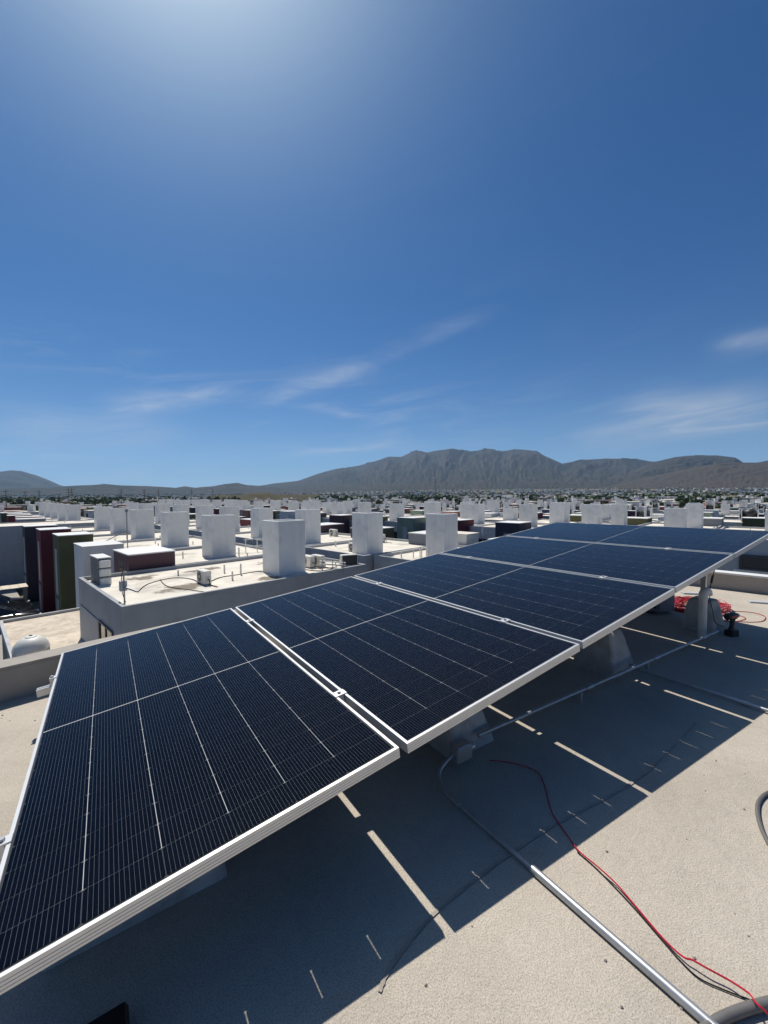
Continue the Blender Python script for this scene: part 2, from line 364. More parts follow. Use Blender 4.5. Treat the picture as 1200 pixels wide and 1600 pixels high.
def ridge(name, prof, r0, r1, seed, gul=.46, naz=520, nr=90, depth=1.35, freq=30):
    pxs = np.array([p[0] for p in prof], float); pys = np.array([p[1] for p in prof], float)
    a = np.linspace(math.atan((pxs[0] - 600) / F_PX), math.atan((pxs[-1] - 600) / F_PX), naz)
    pxa = 600 + F_PX * np.tan(a)
    y = np.interp(pxa, pxs, pys); elev = (774 - y) / np.hypot(F_PX, pxa - 600)
    tt = np.concatenate([np.linspace(0, 1, nr), np.linspace(1, depth, 16)[1:]])
    A, T = np.meshgrid(a, tt)
    wob = fbm(A * 9, A * 0 + 3, seed + 50, 3) - .5
    Rr = r0 + (r1 * (1 + .10 * wob) - r0) * T
    H = np.clip(elev * r1, 0, None)[None, :] + CAM_Z
    base = ground_z(Rr * np.sin(A), Rr * np.cos(A)) - 3
    prof_t = np.where(T <= 1, .50 * T ** 1.2 + .50 * smooth(.2, 1.05, T) ** 1.3 / smooth(.2, 1.05, np.array(1.0)) ** 1.3, 1 - ((T - 1) / (depth - 1)) ** 1.4 * .8)
    spur = fbm(A * freq * (1 - .35 * T) + 2.6 * fbm(A * 9, T * 2.5, seed + 9, 3) + .9 * T, T * 3.2 + 4, seed, 5, True)
    fine = fbm(A * freq * 4, T * 9, seed + 20, 4, True)
    env = np.clip(np.sin(np.clip(T, 0, 1) * math.pi) ** .8, 0, 1) * (T < 1)
    prof_t = prof_t * (1 + gul * env * (spur - .62) * 1.7) + .09 * env * (fine - .6)
    crest = (fbm(A * 90, A * 0, seed + 70, 3) - .5) * .015 * H
    Z = base + (H + crest - base) * np.clip(prof_t, 0, None)
    X, Y = Rr * np.sin(A), Rr * np.cos(A)
    return tag(obj(name, grid_mesh(name, X, Y, Z, 'mountain_rock')), kind='structure')
ridge('mountain_range', [(250, 771), (330, 766), (400, 761), (427, 757), (467, 752), (500, 740), (533, 733), (567, 727), (593, 720), (607, 715), (627, 715.5),
      (650, 707), (667, 711), (687, 707), (707, 705), (733, 709), (760, 705.5), (787, 708), (803, 705.5), (827, 708), (838, 709), (850, 717), (867, 725), (878, 729.5),
      (907, 725), (947, 721), (993, 720), (1013, 725), (1027, 725), (1060, 724), (1120, 728), (1300, 745), (1500, 765)], 3300, 6800, 11, naz=760, freq=26)
ridge('dome_hill', [(930, 768), (985, 740), (1020, 727), (1053, 719), (1087, 715), (1120, 716), (1147, 720), (1160, 728), (1180, 728.5), (1200, 725), (1260, 722), (1400, 740), (1600, 766)], 3300, 5600, 23, naz=360, freq=30)
m = mat('brown_hill', (.11, .08, .06), .95, spec=.1, nscale=.03, namt=.45, col2=(.065, .06, .042))
_m = MATS['mountain_rock']; MATS['mountain_rock'] = MATS['brown_hill']
ridge('near_hill', [(820, 772), (900, 769), (960, 761), (1000, 752), (1040, 744), (1080, 736.5), (1120, 731), (1147, 729), (1200, 730), (1300, 722), (1500, 735), (1750, 768)], 2700, 4300, 37, naz=400, freq=34, gul=.30)
MATS['mountain_rock'] = _m
ridge('far_hill', [(-380, 765), (-250, 745), (-120, 740), (-50, 742), (0, 737), (20, 734), (35, 735), (60, 742), (80, 750), (95, 757), (120, 764), (150, 770)], 5200, 9000, 41, naz=300, freq=26)
ridge('low_hills', [(-300, 764), (0, 762), (60, 761), (110, 758.5), (140, 757.5), (165, 756), (190, 758.5), (230, 759.5), (260, 761.5), (275, 762.5), (290, 760), (305, 762.5),
      (335, 760), (352, 757), (372, 755), (386, 758.5), (410, 760), (450, 764), (500, 768), (620, 764), (700, 766), (760, 770)], 3300, 5000, 53, naz=420, freq=40)
mat('scrub_hill', (.17, .13, .09), .95, spec=.1, nscale=.05, namt=.5, col2=(.06, .065, .035))
_m = MATS['mountain_rock']; MATS['mountain_rock'] = MATS['scrub_hill']
ridge('scrub_mound', [(330, 782), (370, 776), (392, 771.5), (420, 770.5), (440, 775), (465, 780), (500, 784)], 420, 560, 61, naz=120, nr=40, freq=60)
MATS['mountain_rock'] = _m
# ------------------------------------------------------------------ the house whose roof carries the panels
OE1a, OE1b, OE2a, OE2b = -14.0, 4.35, -24.0, -9.53      # roof surface in the street grid (e1 along the plot, e2 along the street)
house = empty('flat_roofed_house', EP(0, 0, 0), TH, 'house with beige cement roof that carries the row of solar panels', 'house')
roof = MB().box(OE1a, OE1b, OE2a, OE2b, -.25, 0).build('roof_deck', 'cement', house)
PT = .16
MB().box(OE1a, OE1b, OE2b, OE2b + PT, -.25, .21).build('parapet', 'parapet_cement', house)
MB().box(OE1b, OE1b + PT, OE2a, OE2b + PT, -.25, .215).build('parapet', 'parapet_cement', house)
MB().box(OE1b - .025, OE1b + PT + .015, OE2a, OE2b + PT + .02, .217, .24).build('parapet_cap', 'white_wall', house)
MB().box(OE1a, OE1b, OE2b - .0, OE2b + PT + .015, .212, .232).build('parapet_cap', 'parapet_cement', house)
MB().box(OE1a - PT, OE1a, OE2a, OE2b + PT, -.25, .21).build('parapet', 'parapet_cement', house)
MB().box(OE1a - PT, OE1b + PT, OE2a - PT, OE2a, -.25, .21).build('parapet', 'parapet_cement', house)
MB().box(OE1a - PT, OE1b + PT, OE2a - PT, OE2b + PT, GZ - .3, -.25).build('wall', 'white_wall', house)
Minv = (Matrix.Translation(EP(0, 0, 0)) @ Matrix.Rotation(TH, 4, 'Z')).inverted()
def strip(pts, wd, z):
    P = catmull([Vector((p[0], p[1], z)) for p in pts], 8); mb = MB(); v = []; f = []
    for i, p in enumerate(P):
        t_ = (P[min(i + 1, len(P) - 1)] - P[max(i - 1, 0)]).normalized(); s_ = Vector((-t_.y, t_.x, 0)) * wd * (.5 + .12 * math.sin(i * 2.7))
        v += [tuple(p + s_), tuple(p - s_)]
    f = [(2 * i, 2 * i + 1, 2 * i + 3, 2 * i + 2) for i in range(len(P) - 1)]
    return mb.add(v, f).xf(Minv)
strip([(-.02, 1.06), (.03, 1.14), (.21, 1.31), (.64, 1.59), (1.22, 1.9), (1.84, 2.36)], .011, .004).build('sealed_crack', 'crack', roof)  # thin dark curved line laid over the deck

# ------------------------------------------------------------------ solar array: plane rising along the row
PW, PLN, GAP = 1.134, 2.382, .0327
PU = Vector((.82025364, .56082748, .11250112)).normalized()
PV = Vector((.56433519, -.82538393, .01634525)); PV = (PV - PU * PV.dot(PU)).normalized()     # from the far edge towards the near edge
PN = PV.cross(PU).normalized(); PN = PN if PN.z > 0 else -PN
PO = Vector((-2.22041477, 2.7686484, .28215138))
def AP(u_, v_, h=0.0): return PO + PU * u_ + PV * v_ + PN * h
def frame_at(P, X=None):
    X = X or PU; Z = PN; Y = Z.cross(X)
    return Matrix(((X.x, Y.x, Z.x, P.x), (X.y, Y.y, Z.y, P.y), (X.z, Y.z, Z.z, P.z), (0, 0, 0, 1)))
FH, LIP = .038, .011
hx, hy = PW / 2, PLN / 2
def bar(x0, x1, y0, y1): return MB().box(x0, x1, y0, y1, -FH, 0)
fm_long = MB().box(-LIP / 2, LIP / 2, -hy + LIP, hy - LIP, -FH, 0)
fm_long.box(-LIP / 2 + .0, .022, -hy + LIP + .001, hy - LIP - .001, -FH - .0015, -FH + .0005)
me_long = fm_long.mesh('frame_side', 'aluminium')
fs = MB().box(-hx, hx, -LIP / 2, LIP / 2, -FH, 0)
for z0 in (-.012, -.021, -.030): fs.box(-hx + .0005, hx - .0005, -LIP / 2 - .0010, -LIP / 2 + .001, z0 - .0035, z0)      # extruded grooves on the edge
fs.box(-hx + .001, hx - .001, .0, .022, -FH - .0015, -FH + .0005)
me_short = fs.mesh('frame_side', 'aluminium')
me_glass = MB().add([(-hx + LIP, -hy + LIP, -.0022), (hx - LIP, -hy + LIP, -.0022), (hx - LIP, hy - LIP, -.0022), (-hx + LIP, hy - LIP, -.0022)], [(0, 1, 2, 3)]).mesh('glass', 'solar_glass')
c_ = .006
cm = MB(); pts = [(-CW/2 + c_, -CH/2), (CW/2 - c_, -CH/2), (CW/2, -CH/2 + c_), (CW/2, CH/2 - c_), (CW/2 - c_, CH/2), (-CW/2 + c_, CH/2), (-CW/2, CH/2 - c_), (-CW/2, -CH/2 + c_)]
cm.loft([[(x, y, -.0004) for x, y in pts], [(x, y, 0) for x, y in pts]])
me_cell = cm.mesh('cell', 'solar_cell')
GC, GR, GM = .0018, .0013, .008
colx = [(i - 2.5) * (CW + GC) for i in range(6)]
rowy = [s_ * (GM / 2 + CH / 2 + k * (CH + GR)) for s_ in (-1, 1) for k in range(11)]
ymax = max(rowy) + CH / 2; xmax = colx[-1] + CW / 2
gm = MB()
for i in range(5):
    xm = colx[i] + (CW + GC) / 2
    for s_ in (-1, 1):
        y0, y1 = GM / 2, GM / 2 + 10 * (CH + GR)
        gm.box(xm - GC / 2, xm + GC / 2, *((y0, y1) if s_ > 0 else (-y1, -y0)), -.0006, -.0001)
for s_ in (-1, 1):
    for k in range(10):
        y_ = s_ * (GM / 2 + (k + 1) * (CH + GR) - GR / 2)
        for i in range(6): gm.box(colx[i] - CW / 2 + .004, colx[i] + CW / 2 - .004, y_ - .0005, y_ + .0005, -.0006, -.0002)
for s_ in (-1, 1):
    for k in range(10):
        y_ = s_ * (GM / 2 + (k + 1) * (CH + GR) - GR / 2)
        for i in range(5): xm = colx[i] + (CW + GC) / 2; gm.box(xm - .0032, xm + .0032, y_ - .0006, y_ + .0006, -.0005, -.00005)
gm.box(-xmax, xmax, -GM / 2, GM / 2, -.0006, -.0001)
me_grid = gm.mesh('cell_grid', 'cell_grid')
bk = MB(); yslit = GM / 2 + 10 * (CH + GR) + .004                    # the rear sheet is clear between the outermost half cells
xs = [-hx + LIP]
for i in range(5): xm = colx[i] + (CW + GC) / 2; xs += [xm - .003, xm + .003]
xs.append(hx - LIP)
bk.box(-hx + LIP, hx - LIP, -yslit, yslit, -.0022, -.0016)
for s_ in (-1, 1):
    ya, yb = yslit, ymax - .012
    for i in range(0, len(xs), 2): bk.box(xs[i], xs[i + 1], *((ya, yb) if s_ > 0 else (-yb, -ya)), -.0022, -.0016)
    bk.box(-hx + LIP, hx - LIP, *((yb, hy - LIP) if s_ > 0 else (-hy + LIP, -yb)), -.0022, -.0016)
fl = MB()
for i in range(5):
    xm = colx[i] + (CW + GC) / 2
    for s_ in (-1, 1): y0, y1 = sorted((s_ * yslit, s_ * (ymax - .012))); fl.add([(xm - .003, y0, -.0019), (xm + .003, y0, -.0019), (xm + .003, y1, -.0019), (xm - .003, y1, -.0019)], [(0, 1, 2, 3)])
mf = bpy.data.materials.new('frosted_film'); mf.use_nodes = True; mf.node_tree.nodes.clear(); MATS['frosted_film'] = mf  # added film that tones down the light dashes through the slots
_t = N(mf.node_tree, 'ShaderNodeBsdfTransparent', Color=(.95, .95, .96, 1)); _o = N(mf.node_tree, 'ShaderNodeOutputMaterial'); mf.node_tree.links.new(_t.outputs[0], _o.inputs[0])
me_film = fl.mesh('clear_slot', 'frosted_film')
me_back = bk.mesh('rear_sheet', 'panel_backing')
me_jbox = MB().cbox(-.035, .035, -.02, .02, -.026, -.0025, .003).mesh('junction_box', 'black_plastic')
plab = ['solar panel at the lowest end of the row beside the cracked parapet', 'second solar panel up from the low end of the row', 'middle solar panel of the row of five',
        'solar panel next to last before the high end of the row', 'solar panel at the highest end of the row above the coiled red wire']
plab[0] = 'solar panel at the lowest end of the tilted row, next to the grey parapet'
for i in range(5):
    p = empty('solar_panel', label=plab[i], cat='solar panel', group='row of five solar panels')
    jit = rng.uniform(-.004, .004) + (.006 if i == 1 else 0)
    p.matrix_world = frame_at(AP(i * (PW + GAP) + hx, hy + jit, 0))
    for s_ in (-1, 1):
        o = obj('frame_side', me_long, p); o.location = (s_ * (hx - LIP / 2), 0, 0); o.rotation_euler = (0, 0, 0 if s_ < 0 else math.pi)
        o = obj('frame_side', me_short, p); o.location = (0, s_ * (hy - LIP / 2), 0); o.rotation_euler = (0, 0, 0 if s_ < 0 else math.pi)
    obj('glass', me_glass, p)
    o = obj('rear_sheet', me_back, p); o.location = (0, 0, -.0040)
    o = tag(obj('clear_slot', me_film, p), kind='stuff'); o.location = (0, 0, -.0040)
    o = obj('cell_grid', me_grid, p); o.location = (0, 0, -.0040)
    for x in colx:
        for y in rowy:
            o = obj('cell', me_cell, p); o.location = (x, y, -.0036)
    for x in (-.38, 0, .38): o = obj('junction_box', me_jbox, p); o.location = (x, 0, -.006)

# rails with clamps
RV = (.475, 1.893)
rail_end = 5 * PW + 4 * GAP + .09
for k, rv in enumerate(RV):
    rl = empty('mounting_rail', label=('aluminium rail under the panels along their far lower side' if k == 0 else 'aluminium rail under the panels along the side facing the open roof'), cat='rail', group='rails under the solar panels')
    rl.matrix_world = frame_at(AP(-.09, rv, -FH - .002))
    L_ = rail_end + .09
    mb = MB()
    mb.box(0, L_, -.02, -.016, -.042, 0); mb.box(0, L_, .016, .02, -.042, 0); mb.box(.0005, L_ - .0005, -.016, .016, -.041, -.037)
    mb.box(.0005, L_ - .0005, -.016, -.006, -.004, -.0003); mb.box(.0005, L_ - .0005, .006, .016, -.004, -.0003)
    mb.build('channel', 'rail_metal', rl)
    for j in range(6):
        xc = .09 + j * (PW + GAP) - GAP / 2
        if j == 0: xc = .09 - .012
        if j == 5: xc = .09 + 5 * PW + 4 * GAP + .012
        cl = MB()
        if 0 < j < 5: cl.cbox(xc - .030, xc + .030, -.022, .022, FH + .0025, FH + .0065, .001); cl.box(xc - .013, xc + .013, -.021, .021, .001, FH + .003)
        else:
            sg = 1 if j == 0 else -1
            a0, a1 = sorted((xc - sg * .012, xc + sg * .024)); cl.cbox(a0, a1, -.02, .02, FH + .0025, FH + .0065, .001)
            a0, a1 = sorted((xc - sg * .012, xc - sg * .007 + sg * .014)); cl.box(a0, a1, -.019, .019, .001, FH + .003)
        co_ = cl.build('clamp', 'aluminium', rl)
        MB().cyl((xc, 0, FH + .0065), .0085, .009, 6).build('bolt', 'galvanised', co_)

# concrete footings with posts
def footing(u_, rv, bw, tw, bl, tl, h, label, elong=None, dz=0):
    top = AP(u_, rv, -FH - .046); base = Vector((top.x, top.y, 0))
    rz = math.atan2(PU.y, PU.x)
    f_ = empty('concrete_footing', base, rz, label, 'footing', 'concrete footings under the rails')
    def rg(a, b_, z, c): return [(-a + c, -b_, z), (a - c, -b_, z), (a, -b_ + c, z), (a, b_ - c, z), (a - c, b_, z), (-a + c, b_, z), (-a, b_ - c, z), (-a, -b_ + c, z)]
    rr_ = random.Random(int(u_ * 100 + rv * 1000)); mb = MB()
    rings = []
    for q in np.linspace(0, 1, 6):
        a, b2 = bl + (tl - bl) * q, bw + (tw - bw) * q
        rings.append([(x + rr_.uniform(-.004, .004), y + rr_.uniform(-.004, .004), z) for x, y, z in rg(a / 2, b2 / 2, h * q * .97, .012)])
    rings.append(rg(tl / 2 - .012, tw / 2 - .012, h, .008))
    mb.loft(rings); o = mb.build('block', 'block_concrete', f_); smooth_angle(o, 30)
    ph_ = top.z - h
    if ph_ > .01:
        pb = MB(); pb.box(-.021, .021, -.021, -.017, h - .03, h + ph_); pb.box(-.021, -.017, -.017, .021, h - .03, h + ph_ - .001)
        pb.build('post', 'rail_metal', f_)
        MB().box(-.045, .045, -.04, .04, h + .0005, h + .006).build('base_plate', 'rail_metal', f_)
    return f_
footing(.33, RV[1] + .05, .24, .16, .52, .44, .215, 'long low concrete footing under the panel beside the grey parapet')
footing(1.86, RV[1], .33, .17, .33, .17, .30, 'pyramid shaped concrete footing with the conduit box fixed to it')
footing(3.50, RV[1], .34, .18, .34, .18, .30, 'pyramid shaped concrete footing where the two conduits part')
footing(5.22, RV[1] + .10, .30, .19, .30, .19, .30, 'concrete footing with exposed metal post beside the cordless drill')
for k, u_ in enumerate((.30, 1.86, 3.50, 5.14)):
    footing(u_, RV[0], .33, .17, .33, .17, .2 if k == 0 else .30, ['low concrete footing under the far rail next to the parapet', 'second concrete footing under the far rail', 'third concrete footing under the far rail', 'concrete footing with tall post under the far rail'][k])

# ------------------------------------------------------------------ things lying on our roof
def thing_mesh(name, mb, m, label, cat, group=None, smooth=False):
    o = mb.build(name, m); 
    if smooth: smooth_angle(o, 40)
    return tag(o, label, cat, group)
cr = .0108
cA0, cA1 = U(747, 1149, .085), U(1122, 986, .075)
cond = empty('conduit', cA0, 0, 'galvanised conduit run in the shade along the footings', 'conduit')
def rel(o, pts): return [Vector(p) - Vector(o) for p in pts]
smooth_angle(MB().tube(rel(cA0, [cA0, cA0.lerp(cA1, .5), cA1]), cr, 12).build('pipe', 'galvanised', cond))
for q in (.33, .62, .9):
    p0, p1 = cA0.lerp(cA1, q - .012), cA0.lerp(cA1, q + .012)
    smooth_angle(MB().tube(rel(cA0, [p0, p1]), cr + .005, 12).build('coupling', 'galvanised', cond))
for q in (.30, .58):
    p0 = cA0.lerp(cA1, q); MB().box(-.008, .008, -.008, .008, -p0.z + .001, 0).xf(Matrix.Translation(p0 - cA0)).build('strap_foot', 'galvanised', cond)
# conduit box on the second footing
bp = U(722, 1172, .075); bd = (cA1 - cA0).normalized()
jb = empty('conduit_box', bp, math.atan2(bd.y, bd.x), 'small metal conduit box fixed to a footing between the two conduits', 'junction box')
MB().cbox(-.055, .045, -.028, .028, -.04, .035, .006).build('body', 'galvanised', jb)
MB().cbox(-.05, .04, -.031, -.0275, -.034, .030, .0008).build('cover', 'rail_metal', jb)
MB().cyl((.045, 0, 0), .019, .03, 10, axis='x').build('hub', 'galvanised', jb)
MB().box(-.02, .02, .028, .06, -.02, .01).build('bracket', 'galvanised', jb)
# second run: down from the box, bend, then straight over the open roof
g0 = [bp + Vector((-.05, -.02, -.01))] + [U(x, y, z) for x, y, z in ((697, 1190, .06), (687, 1206, .03), (688, 1224, .018), (704, 1246, cr + .002))]
g1 = [U(830, 1356, cr + .002), U(1112, 1602, cr + .002), U(1240, 1714, cr + .002)]
c2 = empty('conduit', g0[0], 0, 'galvanised conduit crossing from shade onto the sunlit roof', 'conduit')
smooth_angle(MB().tube(rel(g0[0], catmull([Vector(p) for p in g0], 6)), cr * .85, 12).build('bend', 'galvanised', c2))
smooth_angle(MB().tube(rel(g0[0], [g0[-1], g1[0]]), cr * .86, 12).build('pipe', 'galvanised', c2))
smooth_angle(MB().tube(rel(g0[0], [g1[0], g1[1], g1[2]]), cr * 1.25, 16).build('pipe', 'galvanised', c2))
dd = (g1[0] - g0[-1]).normalized()
smooth_angle(MB().tube(rel(g0[0], [g0[-1] + dd * .03, g0[-1] + dd * .06]), cr * 1.3, 10).build('coupling', 'galvanised', c2))
h0, h1 = U(985, 1041, .025), U(1320, 1149, .018)
c3 = empty('conduit', h0, 0, 'thin conduit branching across the shade towards the roof edge', 'conduit')
smooth_angle(MB().tube(rel(h0, [h0, h1]), .011, 10).build('pipe', 'galvanised', c3))
smooth_angle(MB().tube(rel(h0, [h0.lerp(h1, .60), h0.lerp(h1, .63)]), .015, 10).build('coupling', 'galvanised', c3))
MB().cbox(-.035, .03, -.025, .025, -.024, .022, .004).xf(Matrix.Rotation(-.9, 4, 'Z')).build('fitting', 'galvanised', c3)

rw = [U(x, y, z) for x, y, z in ((765, 1188, .006), (800, 1192, .006), (838, 1205, .006), (851, 1228, .006), (862, 1268, .006), (885, 1303, .006), (905, 1330, .008), (935, 1355, .014), (962, 1380, .010), (990, 1412, .006), (1035, 1465, .006), (1066, 1494, .012), (1082, 1500, .02), (1105, 1513, .022), (1140, 1532, .02), (1170, 1552, .03), (1182, 1568, .045), (1200, 1585, .04), (1240, 1640, .01))]
thing_mesh('wire', MB().tube(rw, .0025, 6, 6), 'red_wire', 'thin red wire trailing from the shade over the sunlit cement', 'wire', smooth=True)
bw_ = [U(x, y, .004) for x, y in ((902, 1331), (935, 1360), (985, 1412), (1033, 1467), (1062, 1500), (1092, 1528), (1130, 1546), (1174, 1563))]
thing_mesh('wire', MB().tube(bw_, .002, 6, 6), 'black_rubber', 'thin black wire beside the red wire on the cement', 'wire', smooth=True)
hs = [U(x, y, .013) for x, y in ((1090, 1618), (1120, 1596), (1150, 1582), (1185, 1571), (1230, 1562), (1300, 1558))]
thing_mesh('flexible_conduit', MB().tube(hs, .0125, 10, 6), 'grey_conduit', 'thick grey flexible conduit meeting the end of the metal pipe', 'conduit', smooth=True)
hs = [U(x, y, .008) for x, y in ((1290, 1235), (1230, 1232), (1200, 1239), (1186, 1252), (1184, 1272), (1192, 1300), (1210, 1330), (1250, 1365))]
thing_mesh('cable', MB().tube(hs, .008, 8, 8), 'grey_conduit', 'looped grey cable lying alone on sunlit cement', 'cable', smooth=True)
bb = U(158, 1632, 0)
box_root = empty('tool_case', bb, R(35), 'small black case lying in the shade beside the panels', 'case')  # unidentified dark shape, modelled as a low lidded black box
MB().cbox(-.09, .06, -.12, .035, .001, .035, .006).build('body', 'black_plastic', box_root)
MB().cbox(-.085, .055, -.115, .03, .036, .046, .004).build('lid', 'black_plastic', box_root)

# mortar crumbs and grit
q = random.Random(77); mb = MB()
for k in range(170):
    x, y = q.uniform(.1, 3.2), q.uniform(.95, 3.0); r_ = q.choice((.002, .003, .003, .005))
    if k < 30: x, y = q.uniform(-2.6, -1.9), q.uniform(1.2, 2.6)
    mb.loft([[(x + r_ * f_ * math.cos(a + k) * q.uniform(.7, 1.2), y + r_ * f_ * math.sin(a + k) * q.uniform(.7, 1.2), .0005 + h_ * r_) for a in (0, 1.26, 2.5, 3.8, 5.0)] for f_, h_ in ((1, 0), (.95, .5), (.4, 1.0))])
tag(mb.build('grit', 'crack'), 'scattered mortar crumbs on the cement roof', 'grit', kind='stuff')
# white vent pipe with elbow
vp = U(1097, 996, 0)
v_ = empty('vent_pipe', vp, 0, 'white plastic vent pipe with bent top beside a concrete footing', 'pipe')
d_ = Vector((.55, .25, 0)).normalized()
smooth_angle(MB().tube([(0, 0, 0), (0, 0, .30), (0, 0, .375)], .033, 16).build('pipe', 'pvc', v_))
smooth_angle(MB().tube([Vector((0, 0, .36)), Vector((0, 0, .40)), Vector((.012, .005, .425)), Vector((.036, .016, .435)), Vector((.06, .027, .425)), Vector((.066, .030, .395))], .037, 16, 3).build('elbow', 'pvc', v_))

# cordless drill standing on its battery
dp = U(1143, 993, 0)
dr = empty('cordless_drill', dp, R(20), 'black and red cordless drill standing on its battery in the shade', 'drill')
MB().cbox(-.055, .05, -.037, .037, .001, .06, .008).build('battery', 'black_plastic', dr)
def ell(cx, cz, a, b_, n=12): return [(cx + a * math.cos(q), b_ * math.sin(q), cz) for q in [2 * math.pi * i / n for i in range(n)]]
smooth_angle(MB().loft([ell(-.005, .055, .036, .026), ell(.0, .09, .022, .018), ell(.006, .13, .021, .018), ell(.010, .165, .026, .022)]).build('handle', 'black_plastic', dr))
MB().box(.026, .036, -.006, .006, .13, .155).build('trigger', 'red_plastic', dr)
hd = MB(); A8 = [2 * math.pi * i / 14 for i in range(14)]
hd.loft([[(x, r_ * math.cos(q), .187 + r_ * 1.1 * math.sin(q)) for q in A8] for x, r_ in ((-.085, .018), (-.08, .027), (-.03, .031), (.035, .030), (.05, .024))])
smooth_angle(hd.build('motor_housing', 'black_plastic', dr), 30)
ch = MB(); ch.loft([[(x, r_ * math.cos(q), .187 + r_ * math.sin(q)) for q in A8] for x, r_ in ((.05, .021), (.075, .021), (.095, .012), (.10, .006))])
smooth_angle(ch.build('chuck', 'steel_grey', dr), 30)
MB().cbox(-.06, .02, -.0325, -.0295, .178, .2, .001).build('side_badge', 'red_plastic', dr)

# coil of red wire and a loose loop behind the last footing
def coil(center, r0, r1, turns, n, seed, zmax, sx=1.0, rot=0.0):
    q = random.Random(seed); P = []
    for i in range(turns * n):
        a = 2 * math.pi * i / n; rr_ = r0 + (r1 - r0) * (.5 + .5 * math.sin(i * .37 + seed)) + q.uniform(-.008, .008)
        x, y = rr_ * math.cos(a) * sx, rr_ * math.sin(a)
        P.append(Vector(center) + Vector((x * math.cos(rot) - y * math.sin(rot), x * math.sin(rot) + y * math.cos(rot), .006 + zmax * (i / (turns * n)) * q.uniform(.5, 1))))
    return P
thing_mesh('wire_coil', MB().tube(coil(U(1088, 950, 0), .16, .30, 22, 22, 3, .085, 1.25, .4), .0042, 6), 'red_wire', 'heaped coil of bright red wire in the sun behind a footing', 'wire coil', smooth=True)
lc = [U(x, y, .006) for x, y in ((1100, 958), (1140, 955), (1175, 957), (1195, 963), (1192, 970), (1175, 972), (1150, 971), (1132, 970), (1128, 962), (1150, 961), (1165, 966), (1150, 971), (1135, 969))]
thing_mesh('wire', MB().tube(lc, .0036, 6, 8), 'red_wire', 'loose red wire loop spread out on sunlit cement by the drill', 'wire', smooth=True)
# plug leads hanging from the panel edge
pl0 = AP(4.38, 2.36, -.05)
k0 = empty('panel_lead', pl0, 0, 'black panel lead with connector hanging down beside the post', 'cable')
q0 = U(1122, 906, .55); q0 = Vector((3.02, 3.78, .62))
e0 = U(1135, 980, .05)
pts_ = [pl0, pl0 + Vector((.05, .12, -.03)), Vector((3.08, 3.80, .58)), Vector((3.04, 3.79, .42)), Vector((3.08, 3.80, .26)), Vector((3.2, 3.9, .10)), e0]
smooth_angle(MB().tube(rel(pl0, pts_), .0032, 6, 8).build('lead', 'black_rubber', k0))
smooth_angle(MB().tube(rel(pl0, [Vector((3.075, 3.80, .585)), Vector((3.058, 3.795, .51))]), .0095, 8).build('connector', 'black_plastic', k0))
smooth_angle(MB().tube(rel(pl0, [Vector((3.075, 3.80, .58)), Vector((3.10, 3.80, .66)), Vector((3.13, 3.80, .74))]), .003, 6).build('tail', 'black_rubber', k0))
# two dark roof marks of unknown kind, built as flat grey pieces
for (x0, y0, ln, rz, lab) in ((1083, 928, .26, R(-12), 'flat grey offcut lying on cement behind the white vent pipe'), (1187, 942, .22, R(-20), 'flat grey offcut lying on cement near the far parapet')):
    p_ = U(x0, y0, 0); o = MB().cbox(-ln / 2, ln / 2, -.045, .045, .001, .02, .004).build('offcut', 'grey_wall')
    o.location = p_; o.rotation_euler = (0, 0, rz); tag(o, lab, 'offcut', 'offcuts on the roof')

# ------------------------------------------------------------------ air conditioner outdoor unit
AC = {}
def ac_meshes(dark):
    if dark in AC: return AC[dark]
    L = []
    L.append(('case', MB().cbox(-.4, .4, -.15, .15, .04, .58, .02).mesh('case', 'slate' if dark == 2 else 'ac_case'), []))
    A20 = [2 * math.pi * i / 20 for i in range(20)]
    g = MB(); 
    for rr_ in (.07, .13, .19, .235): g.loft([[(-.1 + (rr_ + dr_) * math.cos(a), yy, .31 + (rr_ + dr_) * math.sin(a)) for a in A20] for dr_, yy in ((-.006, -.163), (.006, -.163))], caps=False)
    well = MB().add([(-.1 + .225 * math.cos(a), -.1525, .31 + .225 * math.sin(a)) for a in A20], [tuple(range(20))])
    L.append(('fan_well', well.mesh('fan_well', 'ac_dark'), []))
    gr_ = g.mesh('fan_grille', 'ac_case'); L.append(('fan_grille', gr_, []))
    L.append(('fan_hub', MB().cyl((-.1, -.165, .31), .05, .012, 14, axis='y').mesh('fan_hub', 'ac_case'), []))
    L.append(('service_cover', MB().cbox(.4, .425, -.1, .1, .1, .34, .008).mesh('service_cover', 'ac_case'), []))
    for s_ in (-.28, .28): L.append(('foot', MB().box(s_ - .03, s_ + .03, -.17, .17, 0, .04).mesh('foot', 'ac_dark'), []))
    hose_ = MB().tube([(.42, 0, .2), (.55, -.02, .3), (.65, -.03, .2), (.6, 0, .05), (.75, .05, .03), (1.1, .1, .02)], .02, 6, 4)
    L.append(('refrigerant_line', hose_.mesh('refrigerant_line', 'black_rubber'), []))
    if dark: L.append(('coil_face', MB().box(-.37, .37, .1505, .157, .08, .54).mesh('coil_face', 'ac_dark'), []))
    AC[dark] = L; return L
def ac_unit(P, rz, label, sc_=1.0, dark=False, group='air conditioner units on the flat roofs'):
    r_ = empty('air_conditioner_unit', P, rz, label, 'air conditioner', group); r_.scale = (sc_,) * 3
    for nm, me, _ in ac_meshes(dark): obj(nm, me, r_)
    return r_
ac_unit(Vector((3.02, 4.86, 0)), R(112), 'dark air conditioner unit standing under the high end of the panels', .92, 2)
